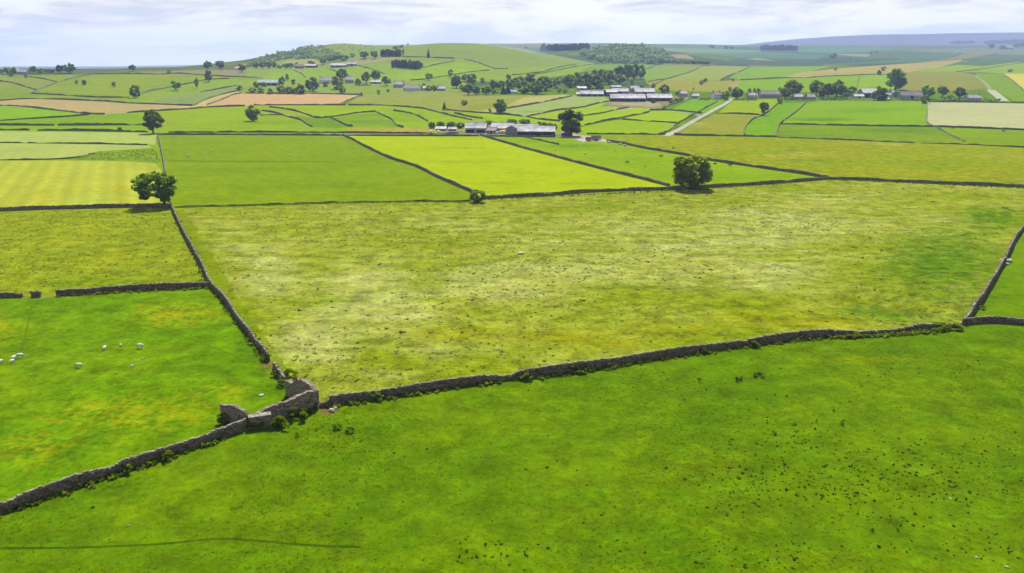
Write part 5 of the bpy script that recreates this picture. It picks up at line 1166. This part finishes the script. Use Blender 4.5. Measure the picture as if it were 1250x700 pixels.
B('house', 'dark purple cottages left of the white cottage row', 'cottage', 487, 107, 12, 7, 9, -6, 'limewall', 'slate', 'house', .55, GL, 2, 4)
B('terrace', 'white and pink cottage row below the middle village', 'terrace', 502.5, 111, 20, 6.6, 9, 2, 'whitewall', 'stoneslate', 'house', .55, GL, 2, 5)
B('cottage', 'small white cottage right of the cottage row', 'cottage', 518, 110.8, 6.5, 5.4, 7, 30, 'whitewall', 'slate', 'house', .58, GL, 1, 2)
B('cottage', 'purple-roofed bungalow left of the middle wood', 'cottage', 539, 111, 9, 5.4, 8, 0, 'limewall', 'slate', 'house', .5, GL, 1, 3)
B('cottage', 'pale-roofed bungalow half hidden inside the middle wood', 'cottage', 626, 114.2, 9, 4.4, 8, 0, 'whitewall', 'sheet', 'house', .5, GL, 1, 3)
B('farmhouse', 'pale hill farm roof on the left skyline', 'farmhouse', 30, 90.4, 12, 5.4, 10, -10, 'limewall', 'sheet', 'house', .5, 'hill farm on the left skyline', 1, 3)
B('barn', 'long low barn of the hill farm on the left skyline', 'barn', 20, 89.8, 14, 6, 12, 8, 'limewall', 'greensheet', 'barn', .5, 'hill farm on the left skyline', 0, 3)
B('barn', 'distant purple-roofed farm at the far right', 'barn', 1228, 60.4, 15, 4, 20, -6, 'greyclad', 'slate', 'barn', .5, 'distant farm at the far right', 0, 3)

# ---------------------------------------------------------------- cars, trailers, boxes, wrapped bales
M['carwhite'] = simple('white_car_paint', (.75, .75, .76), .3, .5, .02, 1)
M['carblue'] = simple('dark_car_paint', (.05, .06, .09), .3, .5, .05, 1)
M['tyre'] = simple('tyre_rubber', (.02, .02, .02), .9, .2, .1, 3)
M['wrap'] = simple('white_silage_wrap', (.78, .79, .78), .4, .4, .04, 2)
M['rust'] = simple('rusty_steel', (.32, .13, .08), .8, .2, .25, 2)
def car(label, px, py, rz, mat='carwhite', group='cars parked by the village houses'):
    p = at(px, py); o = tag(empty('parked_car', p, R(rz)), label, 'car', group)
    prof = [(-2.1, .35), (2.1, .35), (2.15, .75), (1.3, .9), (.6, 1.45), (-1.3, 1.48), (-2.0, .95), (-2.15, .8)]
    mb = MB(); n = len(prof)
    v = [(x, -.85, z) for x, z in prof] + [(x, .85, z) for x, z in prof]
    mb.add(v, [tuple(range(n)), tuple(range(2 * n - 1, n - 1, -1))] + [(i, i + n, (i + 1) % n + n, (i + 1) % n) for i in range(n)])
    mb.build('body', M[mat], o)
    mb = MB()
    for s in (-1, 1):
        y = s * .86
        q = [(-1.6, .98), (1.1, .95), (.55, 1.36), (-1.25, 1.38)]
        v = [(x, y, z) for x, z in q] + [(x, y + s * .01, z) for x, z in q]
        mb.add(v, [(4, 5, 6, 7), (0, 1, 5, 4), (1, 2, 6, 5), (2, 3, 7, 6), (3, 0, 4, 7)])
    mb.build('window', M['glass'], o)
    for x in (-1.3, 1.35):
        for y in (-.8, .8):
            mb = MB(); mb.tube([(x, y - .12, .33), (x, y + .12, .33)], [.33, .33], 10); mb.build('wheel', M['tyre'], o)
    return o
car('white car beside the dark-roofed bungalow, left one', 840.5, 121.4, 10); car('white car beside the dark-roofed bungalow, right one', 854.5, 121.2, -6)
car('white car in front of the long stone barn', 1099, 121.8, 4); car('white car left of the long stone barn, by the dark house', 1086.5, 121.6, 20); car('white car in front of the dense tree clump', 1036, 121.2, 0)
car('white car below the small pale-roofed shed by the beech wood', 694, 112, 8); car('second white car by the beech wood, nearer the shed', 698, 112.4, -10); car('white car beside the small white hill shed', 1164, 122.6, 0)
bpy.data.objects[-1] if False else None
def bale(label, px, py, group='white wrapped bales'):
    p = at(px, py); mb = MB()
    mb.tube([(-.75, 0, .75), (-.68, 0, .75), (.68, 0, .75), (.75, 0, .75)], [.6, .75, .75, .6], 14)
    o = mb.build('wrapped_bale', M['wrap'], None, True); o.location = Vector(p); o.rotation_euler = (0, 0, random.uniform(0, 3))
    return tag(o, label, 'bale', group)
bale('white wrapped bale by the lane, left of the farm, left one', 526.5, 161.9); bale('white wrapped bale by the lane, left of the farm, right one', 535, 161.9)
bale('white wrapped bale in front of the second pale-roofed barn', 606, 163.6); bale('white wrapped bale beside the yellowish heap at the farm', 612, 163)
def trailer(label, px, py, L, W, H, mat, rz, group=None):
    p = at(px, py); o = tag(empty('farm_trailer', p, R(rz)), label, 'trailer', group)
    mb = MB(); mb.box((0, 0, .75), (L, W, .14))
    for s in (-1, 1):
        mb.box((0, s * (W / 2 - .04), .82 + H / 2), (L, .08, H)); mb.box((s * (L / 2 - .04), 0, .823 + H / 2), (.08, W - .17, H))
    mb.build('body', M[mat], o)
    mb = MB(); mb.tube([(L / 2, 0, .7), (L / 2 + 1.3, 0, .5)], [.08, .06], 6); mb.build('drawbar', M['rust'], o)
    for s in (-1, 1):
        for x in (-.6, .6):
            w = MB(); w.tube([(x, s * (W / 2 + .02), .42), (x, s * (W / 2 + .26), .42)], [.42, .42], 10); w.build('wheel', M['tyre'], o)
    return o
trailer('rust-red trailer on the pale stone yard, right one', 727.5, 172, 5.5, 2.6, 2.1, 'pinksheet', 10, 'trailers on the stone yard')
trailer('brown trailer on the pale stone yard, left one', 718.5, 172.6, 3.6, 2.4, 1.5, 'rust', -12, 'trailers on the stone yard')
trailer('dark purple trailer by the village farm clamp', 797.5, 126, 5.5, 3, 2.6, 'darkboard', 4)
p = at(615, 163); mb = MB(); mb.ell((0, 0, .2), (4.5, 2.6, 1.9), 12, 8, jit=.12)
M['straw'] = simple('yellow_straw', (.5, .38, .14), .95, .05, .2, 2)
o = mb.build('straw_heap', M['straw'], None); o.location = Vector(p); tag(o, 'yellowish straw heap between the farm sheds', 'heap')

# ---------------------------------------------------------------- sheep and cattle
M['fleece'] = simple('sheep_fleece', (.60, .57, .49), .95, .05, .08, 8)
M['sheepskin'] = simple('sheep_face', (.30, .26, .21), .9, .1, .1, 6)
M['blackhide'] = simple('black_hide', (.035, .028, .025), .7, .2, .2, 4)
def skin_mesh(name, verts, edges, radii, mat):
    me = bpy.data.meshes.new(name); me.from_pydata(verts, edges, [])
    o = bpy.data.objects.new(name, me); C.objects.link(o)
    o.modifiers.new('s', 'SKIN'); sub = o.modifiers.new('u', 'SUBSURF'); sub.levels = 1; sub.render_levels = 1
    lay = me.skin_vertices[0].data if me.skin_vertices else None
    if lay is None:
        me.attributes; 
    for i, r in enumerate(radii): me.skin_vertices[0].data[i].radius = (r, r)
    me.skin_vertices[0].data[1].use_root = True
    bpy.context.view_layer.update()
    dg = bpy.context.evaluated_depsgraph_get()
    m2 = bpy.data.meshes.new_from_object(o.evaluated_get(dg))
    o.modifiers.clear(); o.data = m2; bpy.data.meshes.remove(me); m2.name = name
    m2.materials.clear(); m2.materials.append(mat); m2.shade_smooth()
    return o
def quadruped(name, s, mat, graze):
    """chest at +x; all sizes for a 1 m long trunk times s"""
    hz = .36 if graze else .86
    v = [(-.52, 0, .66), (-.2, 0, .64), (.2, 0, .64), (.45, 0, .68), (.62, 0, .62 if graze else .80), (.74, 0, hz), (.90, 0, hz - .08),
         (-.48, .13, .50), (-.42, .14, .32), (-.47, .14, .0), (-.48, -.13, .50), (-.42, -.14, .32), (-.47, -.14, .0),
         (.36, .13, .46), (.38, .13, .24), (.37, .13, .0), (.36, -.13, .46), (.38, -.13, .24), (.37, -.13, .0), (-.62, 0, .52),
         (.70, .12, hz + .05), (.70, -.12, hz + .05)]
    e = [(0, 1), (1, 2), (2, 3), (3, 4), (4, 5), (5, 6), (0, 7), (7, 8), (8, 9), (0, 10), (10, 11), (11, 12), (3, 13), (13, 14), (14, 15), (3, 16), (16, 17), (17, 18), (0, 19), (5, 20), (5, 21)]
    rd = [.18, .22, .23, .19, .12, .09, .05, .09, .05, .04, .09, .05, .04, .08, .045, .04, .08, .045, .04, .03, .03, .03]
    return skin_mesh(name, [(a * s, b * s, c * s) for a, b, c in v], e, [r * s for r in rd], mat)
def fleece_mesh(s):
    mb = MB(); mb.ell((-.05 * s, 0, .66 * s), (.62 * s, .31 * s, .30 * s), 14, 10, jit=.05)
    return mb
def sheep_proto(graze):
    o = quadruped('sheep', 1.0, M['sheepskin'], graze)
    fleece_mesh(1.0).build('fleece', M['fleece'], o, True)
    return o
SP = [sheep_proto(True), sheep_proto(False)]; used = [False, False]
def sheep(label, px, py, size, rz, g=0, group='sheep in the left pasture'):
    p = at(px, py)
    o = SP[g] if not used[g] else copy_thing(SP[g]); used[g] = True
    o.location = Vector(p); o.scale = (size * .68,) * 3; o.rotation_euler = (0, 0, R(rz))
    return tag(o, label, 'sheep', group)
sheep('white sheep cut off by the left frame edge', 0.5, 444.5, 1.15, 60, 0)
sheep('white sheep at the front of the trio near the left edge', 15, 443.8, 1.05, 70, 0); sheep('white sheep at the middle of the trio near the left edge', 17, 439.5, 1.1, 80, 1); sheep('broadside white sheep at the right of the trio near the left edge', 25, 437.3, 1.25, 10, 0)
sheep('white sheep alone, nearest the middle of the pasture, facing left', 96.5, 449, 1.2, 178, 0); sheep('white sheep seen end-on, left of the small dark-faced lamb', 127.8, 427.6, 1.1, 92, 1)
sheep('small dark-faced lamb farthest up the sheep pasture', 147.5, 423.2, .75, 130, 1); sheep('white sheep broadside, rightmost of the flock', 171, 425.4, 1.3, 175, 0); sheep('small lamb below the rightmost sheep', 161.5, 448.6, .7, 40, 1); sheep('tiny lamb right of the other lamb', 174.5, 439.2, .55, 20, 1)
for i, (x, y, lb) in enumerate([(230, 191.5, 'white sheep, lower left in the dark green field'), (250, 190.5, 'white sheep, second from the left in the dark green field'), (258.3, 185, 'white sheep highest of the left three in the dark green field'), (352, 191, 'white sheep in the middle of the dark green field'), (408, 174.5, 'white sheep near the slanting wall of the dark green field')]):
    sheep(lb, x, y, 1.5, 30 + 50 * i, i % 2, 'sheep in the dark green field')
for i, (x, y, lb) in enumerate([(714, 188.6, 'sheep lowest left in the field under the stone yard'), (721.8, 194.4, 'sheep low in the field under the stone yard, right of the lowest left'), (751.5, 185.4, 'sheep in the middle of the field under the stone yard'), (739.8, 182.8, 'sheep high in the field under the stone yard'), (801, 198.3, 'sheep at the right, in the field left of the big lone tree'), (787.4, 203.4, 'sheep lowest right, in the field left of the big lone tree')]):
    sheep(lb, x, y, 1.25, 20 + 61 * i, i % 2, 'sheep in the field under the stone yard')
cow0 = quadruped('cow', 1.9, M['blackhide'], True); nc = 0
for x, y, rz, sc, lb, g in [(806.7, 192.4, 20, 1., 'black cow above the big lone tree, near the slanting wall', 0), (766, 200, 160, 1., 'black cow in the field left of the big lone tree', 0), (873, 201.6, 200, .9, 'black cow in the field right of the big lone tree, left one', 0), (891, 203.3, 10, .9, 'black cow in the field right of the big lone tree, right one', 0), (1224.5, 161.4, 5, 1.1, 'dark cow below the pale cut field, right one', 0), (1163, 157.6, 170, 1., 'dark cow below the pale cut field, left one', 0), (822, 182.5, 40, .9, 'dark cow in the straw-coloured pasture near the slanting wall', 0)]:
    o = cow0 if nc == 0 else copy_thing(cow0); nc += 1
    o.location = Vector(at(x, y)); o.rotation_euler = (0, 0, R(rz)); o.scale = (sc * .75,) * 3
    tag(o, lb, 'cow', 'dark cattle')

# ---------------------------------------------------------------- grass and weeds nobody could count
def tufts(name, label, P, h, w, mats, nb=5, seed=1, lean=.35, pick=None):
    """each tuft: nb leaning triangular blades"""
    r = np.random.default_rng(seed); n = len(P)
    ph = r.uniform(0, 2 * np.pi, (n, nb)); hh = h[:, None] * r.uniform(.6, 1.1, (n, nb)); ww = w[:, None] * r.uniform(.5, .9, (n, nb))
    ln = r.uniform(.1, 1., (n, nb)) * lean
    off = r.normal(0, .3, (n, nb, 2)) * w[:, None, None]
    bx, by = np.cos(ph), np.sin(ph)
    base = np.stack([P[:, None, 0] + off[..., 0], P[:, None, 1] + off[..., 1], np.broadcast_to(P[:, None, 2], (n, nb)) - .04], -1)
    side = np.stack([-by, bx, 0 * bx], -1) * (ww * .5)[..., None]
    tip = base + np.stack([bx * ln * hh, by * ln * hh, hh], -1)
    mid = base + np.stack([bx * ln * hh * .3, by * ln * hh * .3, hh * .55], -1)
    V = np.stack([base - side * .7, base + side * .7, mid + side, tip, mid - side], 2).reshape(-1, 3)
    k = np.arange(n * nb) * 5
    Fq = np.concatenate([np.stack([k, k + 1, k + 2], 1), np.stack([k, k + 2, k + 4], 1), np.stack([k + 4, k + 2, k + 3], 1)])
    o = big_mesh(name, V, Fq, mats)
    if pick is not None:
        mi = np.repeat(pick, nb); mi = np.concatenate([mi, mi, mi]).astype(np.int32)
        if len(o.data.polygons) == len(mi): o.data.polygons.foreach_set('material_index', mi)
    return tag(o, label, 'grass', None, 'stuff')
def grass_mat(name, a, b):
    q = NT(name); geo = q.n('ShaderNodeNewGeometry').outputs['Position']
    c = q.mix(q.ramp(q.noise(geo, .5, 3), .35, .65), a, b)
    d = q.n('ShaderNodeBsdfDiffuse', ins={'Color': c}).outputs[0]; t = q.n('ShaderNodeBsdfTranslucent', ins={'Color': c}).outputs[0]
    return q.out(q.n('ShaderNodeMixShader', ins={0: .55, 1: d, 2: t}).outputs[0])
M['g_green'] = grass_mat('rough_grass', (.12, .16, .006), (.17, .20, .014)); M['g_pale'] = grass_mat('seeding_grass', (.27, .30, .055), (.38, .39, .11)); M['g_dark'] = grass_mat('rush_clumps', (.07, .10, .012), (.12, .155, .02)); M['g_past'] = grass_mat('pasture_grass', (.085, .16, .001), (.125, .20, .002)); M['g_past2'] = grass_mat('tussock_grass', (.075, .14, .001), (.10, .165, .002)); M['g_thistle'] = grass_mat('thistle_leaves', (.032, .062, .002), (.06, .105, .005))
def vnoise(X, Y, s, seed):
    r = np.random.default_rng(seed); out = 0
    for k in range(5):
        a = r.uniform(0, 6.28, 3); f = s * 1.9 ** k
        th = r.uniform(0, 3.14)
        out = out + .62 ** k * np.sin(f * (X * math.cos(th) + Y * math.sin(th)) + a[0] + 1.3 * np.sin(f * .7 * (Y * math.cos(th) - X * math.sin(th)) + a[1]))
    return out
mead = [(208, 254), (320, 252), (454, 248), (575, 247), (666, 242), (723, 237), (818, 234), (867, 231), (940, 226.6), (1012, 221), (1141, 226), (1250, 230), (1300, 234), (1270, 240), (1245, 277), (1227, 305), (1208, 340), (1172, 396), (1074, 405), (1015, 407), (930, 416), (844, 428), (715, 448), (620, 459), (540, 470), (450, 483), (400, 492), (362, 462), (329, 436), (305, 406), (273, 362), (232, 296)]
mw = cast(*np.array(mead, float).T)[:, :2]
def fill_world(poly, n, seed):
    r = np.random.default_rng(seed); lo, hi = poly.min(0), poly.max(0); got = []; tot = 0
    while tot < n:
        q = r.uniform(lo, hi, (n * 2, 2)); c = np.zeros(len(q), bool); j = len(poly) - 1
        for i in range(len(poly)):
            yi, yj = poly[i, 1], poly[j, 1]
            if abs(yj - yi) > 1e-9:
                c ^= ((yi > q[:, 1]) != (yj > q[:, 1])) & (q[:, 0] < (poly[j, 0] - poly[i, 0]) * (q[:, 1] - yi) / (yj - yi) + poly[i, 0])
            j = i
        got.append(q[c]); tot += c.sum()
    q = np.vstack(got)[:n]; return np.column_stack([q, height(q[:, 0], q[:, 1])])
P = fill_world(mw, 60000, 3)
nz = vnoise(P[:, 0], P[:, 1], .06, 4) * .55 + .5 * rng.normal(size=len(P))
right = sstep(60, 130, P[:, 0] - (P[:, 1] - 150) * .25)
keep = rng.random(len(P)) < np.clip(.10 + .16 * nz - .12 * right, .004, 1)
P = P[keep]; nz = nz[keep]
pick = np.where(rng.random(len(P)) < np.clip(.62 + .25 * nz, .2, .95), 1, np.where(rng.random(len(P)) < .20, 2, 0))
sz = rng.uniform(.10, .26, len(P)) * np.where(pick == 2, rng.uniform(.7, 1.5, len(P)), 1)
tufts('meadow_grass', 'pale seeding grass and dark rush tufts covering the big meadow', P, sz, sz * 2.2, [M['g_green'], M['g_pale'], M['g_dark']], 6, 5, 2.2, pick)
lm = cast(*np.array([(-150, 268), (0, 260), (110, 256), (206, 255), (230, 300), (252, 349), (116, 355), (69, 358), (0, 360), (-150, 370)], float).T)[:, :2]
P = fill_world(lm, 2600, 8); nz = vnoise(P[:, 0], P[:, 1], .07, 9)
pick = np.where(rng.random(len(P)) < np.clip(.4 + .2 * nz, 0, .8), 1, np.where(rng.random(len(P)) < .14, 2, 0)); sz = rng.uniform(.10, .24, len(P))
tufts('meadow_grass', 'rough olive grass and rush tufts in the small meadow above the sheep', P, sz, sz * 2.0, [M['g_green'], M['g_pale'], M['g_dark']], 5, 6, 2.0, pick)
fp = cast(*np.array([(-60, 655), (0, 632), (139, 583), (270, 540), (330, 528), (410, 503), (540, 479), (715, 457), (844, 437), (985, 418), (1172, 405), (1330, 412), (1380, 720), (-120, 720)], float).T)[:, :2]
P = fill_world(fp, 75000, 12); nz = vnoise(P[:, 0], P[:, 1], .14, 2)
P = P[rng.random(len(P)) < np.clip(.55 + .35 * nz, .06, 1)]; sz = rng.uniform(.04, .105, len(P))
tufts('pasture_grass', 'short tussocky grass of the foreground pasture', P, sz, sz * 2.6, [M['g_past'], M['g_past2']], 4, 7, 1.5, rng.choice(2, len(P), p=[.8, .2]))
TH = []
for cx, cy, sx, sy, n in [(960, 535, 30, 12, 70), (1060, 575, 45, 18, 130), (990, 600, 25, 8, 26), (945, 585, 30, 9, 50), (1080, 605, 40, 16, 90), (1100, 635, 25, 5, 24), (900, 615, 22, 9, 26), (1140, 565, 30, 12, 26), (1200, 590, 40, 16, 50), (1170, 555, 60, 14, 36), (900, 575, 25, 10, 32), (965, 675, 14, 6, 9), (1215, 668, 25, 10, 22), (610, 680, 30, 8, 22), (565, 672, 10, 6, 7), (930, 693, 30, 5, 14), (750, 675, 18, 6, 10), (860, 675, 16, 6, 10), (800, 560, 60, 24, 16), (730, 640, 30, 10, 7), (1130, 455, 40, 10, 20), (850, 475, 90, 16, 36), (1120, 660, 60, 14, 22), (1040, 510, 60, 14, 20), (640, 560, 150, 50, 10), (420, 540, 40, 10, 10), (300, 610, 150, 30, 14), (1200, 430, 40, 12, 16)]:
    TH.append(np.column_stack([rng.normal(cx, sx * 1.15, int(n * 1.5)), rng.normal(cy, sy * 1.1, int(n * 1.5))]))
TH = np.vstack(TH); TH = TH[(TH[:, 1] > 440) & (TH[:, 1] < 706) & (TH[:, 0] > -20)]
P = cast(TH[:, 0], TH[:, 1]); sz = rng.uniform(.06, .18, len(P)) * np.where(rng.random(len(P)) < .10, 1.6, 1)
tufts('thistles', 'dark thistles and docks scattered over the foreground pasture', P, sz, sz * 1.15, [M['g_thistle']], 9, 8, .7)
# weeds along the near walls
W = []
for pl, n in [([(0, 629), (45, 612), (100, 593.5), (139, 580.5), (190, 563.5), (240, 547), (270, 536.5)], 130), ([(404, 497), (450, 490), (540, 476), (620, 465.5), (715, 454), (787, 442), (844, 433.5), (930, 421.5), (1015, 412)], 330), ([(1016, 412), (1074, 410), (1172, 402)], 260), ([(69, 362.5), (116, 359), (190, 355), (256, 352)], 90), ([(326, 442), (305, 412), (291, 394), (273, 368), (257, 351), (232, 301), (211, 258)], 260), ([(216, 253.4), (320, 251), (454, 247.2), (574, 246.6)], 420), ([(594, 244), (666, 240.3), (818, 233), (940, 225.6), (1012, 220), (1141, 225.5), (1250, 230)], 300)]:
    L = line_world(pl, 3); k = rng.integers(0, len(L) - 1, n); t = rng.random(n)[:, None]
    q = L[k] * (1 - t) + L[k + 1] * t + np.column_stack([rng.normal(0, .35, n), -.3 + rng.normal(0, .3, n), np.zeros(n)])
    q[:, 2] = height(q[:, 0], q[:, 1]); W.append(q)
P = np.vstack(W); sz = rng.uniform(.25, .65, len(P))
tufts('wall_foot_weeds', 'long grass and weeds growing along the feet of the near walls', P, sz, sz * 1.1, [M['g_green'], M['g_dark'], M['g_past']], 6, 10, .9, rng.choice(3, len(P), p=[.45, .15, .4]))
P = cast(*px_fill_px([(80, 194.5), (116, 187.5), (154, 184), (190, 183.5), (196, 196.5), (150, 196)], 1500).T) if 'px_fill_px' in globals() else px_fill([(80, 194.5), (116, 187.5), (154, 184), (190, 183.5), (196, 196.5), (150, 196)], 420, 77)
sz = rng.uniform(.15, .45, len(P))
tufts('rough_grass', 'dark rough grass wedge between the mown strips', P, sz, sz * 1.3, [M['g_green'], M['g_dark']], 5, 11, .9, rng.choice(2, len(P), p=[.75, .25]))

# ---------------------------------------------------------------- air
dens = 8.4e-5
mb = MB(); mb.box((0, 4900, 158), (30000, 11400, 332))
hz = NT('hazy_air')
pv = hz.n('ShaderNodeVolumePrincipled', ins={'Color': (.47, .63, 1.0, 1), 'Density': dens, 'Anisotropy': .2})
o = hz.n('ShaderNodeOutputMaterial'); hz.t.links.new(pv.outputs[0], o.inputs['Volume'])
hb = mb.build('haze', hz.m); hb['kind'] = 'stuff'
# ---------------------------------------------------------------- sun and sky
SUN_EL, SUN_AZ = R(50), R(3)
sd = Vector((math.sin(SUN_AZ) * math.cos(SUN_EL), math.cos(SUN_AZ) * math.cos(SUN_EL), math.sin(SUN_EL)))
sl = bpy.data.lights.new('sun', 'SUN'); sl.energy = 4.7; sl.angle = R(.53); sl.color = (1., .955, .88)
so = bpy.data.objects.new('sun', sl); C.objects.link(so); so.rotation_euler = (-sd).to_track_quat('-Z', 'Y').to_euler()
w = bpy.data.worlds.new('World'); bpy.context.scene.world = w; w.use_nodes = True
nt = w.node_tree; nt.nodes.clear()
class WN(NT):
    def __init__(s, t): s.t = t
b = WN(nt)
sky = b.n('ShaderNodeTexSky', sky_type='NISHITA', sun_disc=False, sun_elevation=SUN_EL, sun_rotation=SUN_AZ, air_density=1.0, dust_density=1.0, ozone_density=1.0)
dirv = b.n('ShaderNodeTexCoord').outputs['Generated']
xyz = b.n('ShaderNodeSeparateXYZ', ins={0: dirv}).outputs
zz = b.math('ADD', b.math('MAXIMUM', xyz[2], 0.0), .12)
pv_ = b.n('ShaderNodeCombineXYZ', ins={0: b.math('DIVIDE', xyz[0], zz), 1: b.math('DIVIDE', xyz[1], zz), 2: 0.}).outputs[0]
wp = b.n('ShaderNodeTexNoise', ins={'Vector': pv_, 'Scale': .5, 'Detail': 3}).outputs['Color']
pv_ = b.n('ShaderNodeVectorMath', operation='MULTIPLY_ADD', ins={0: wp, 1: (1.6, 1.6, 0), 2: pv_}).outputs[0]
off = lambda v: b.n('ShaderNodeVectorMath', operation='ADD', ins={0: pv_, 1: v}).outputs[0]
n1 = b.noise(pv_, 1.0, 7, .62)
n2 = b.noise(off((31.7, 12.2, 0)), .55, 5, .6)
n3 = b.noise(off((5.1, 44.0, 3)), 3.2, 5, .62)
cov = b.math('ADD', b.math('MULTIPLY', n1, .6), b.math('MULTIPLY', n2, .4))
cover = b.ramp(cov, .38, .50)
dk = b.ramp(b.math('ADD', b.math('MULTIPLY', n2, .5), b.math('MULTIPLY', b.math('ADD', n1, n3), .25)), .43, .58)
CLOUDK = 1.0
cloud = b.mix(dk, (6.5 * CLOUDK, 6.2 * CLOUDK, 5.6 * CLOUDK), (3.9 * CLOUDK, 3.9 * CLOUDK, 4.2 * CLOUDK))
veil = b.mix(.62, sky.outputs[0], (5.0 * CLOUDK, 5.0 * CLOUDK, 5.2 * CLOUDK))
colr = b.mix(cover, veil, cloud)
# milky brightness low on the horizon
hzn = b.ramp(xyz[2], .055, -.01)
colr = b.mix(b.math('MULTIPLY', hzn, .5), colr, (5.7 * CLOUDK, 5.5 * CLOUDK, 5.3 * CLOUDK))
# overhead the cloud breaks up and shows deeper blue
colr = b.mix(b.ramp(xyz[2], .12, .7), colr, b.mix(.35, sky.outputs[0], (2.6, 2.9, 3.6)))
bg = b.n('ShaderNodeBackground', ins={'Color': colr, 'Strength': .085})
wo = b.n('ShaderNodeOutputWorld'); nt.links.new(bg.outputs[0], wo.inputs[0])
# ---------------------------------------------------------------- camera and view
cam = bpy.data.cameras.new('camera'); cam.sensor_width = 36; cam.lens = 36 * FPX / 1250; cam.clip_start = .5; cam.clip_end = 40000
co = bpy.data.objects.new('camera', cam); C.objects.link(co)
co.location = Vector(cam_loc); co.rotation_euler = (math.pi / 2 - TILT, 0, 0)
for o in bpy.data.objects:
    if 'category' in o and 'kind' not in o: o['kind'] = 'thing'
sc = bpy.context.scene; sc.camera = co
vs = sc.view_settings; vs.view_transform = 'Standard'; vs.look = 'None'; vs.exposure = 1.0; vs.gamma = 1.0; vs.use_curve_mapping = False
sc.render.engine = 'CYCLES'
sc.cycles.volume_bounces = 0; sc.cycles.max_bounces = 5; sc.cycles.use_denoising = True
for k, (o_, u_) in PROTO.items():
    if not u_:
        for ch in list(o_.children): bpy.data.objects.remove(ch)
        bpy.data.objects.remove(o_)
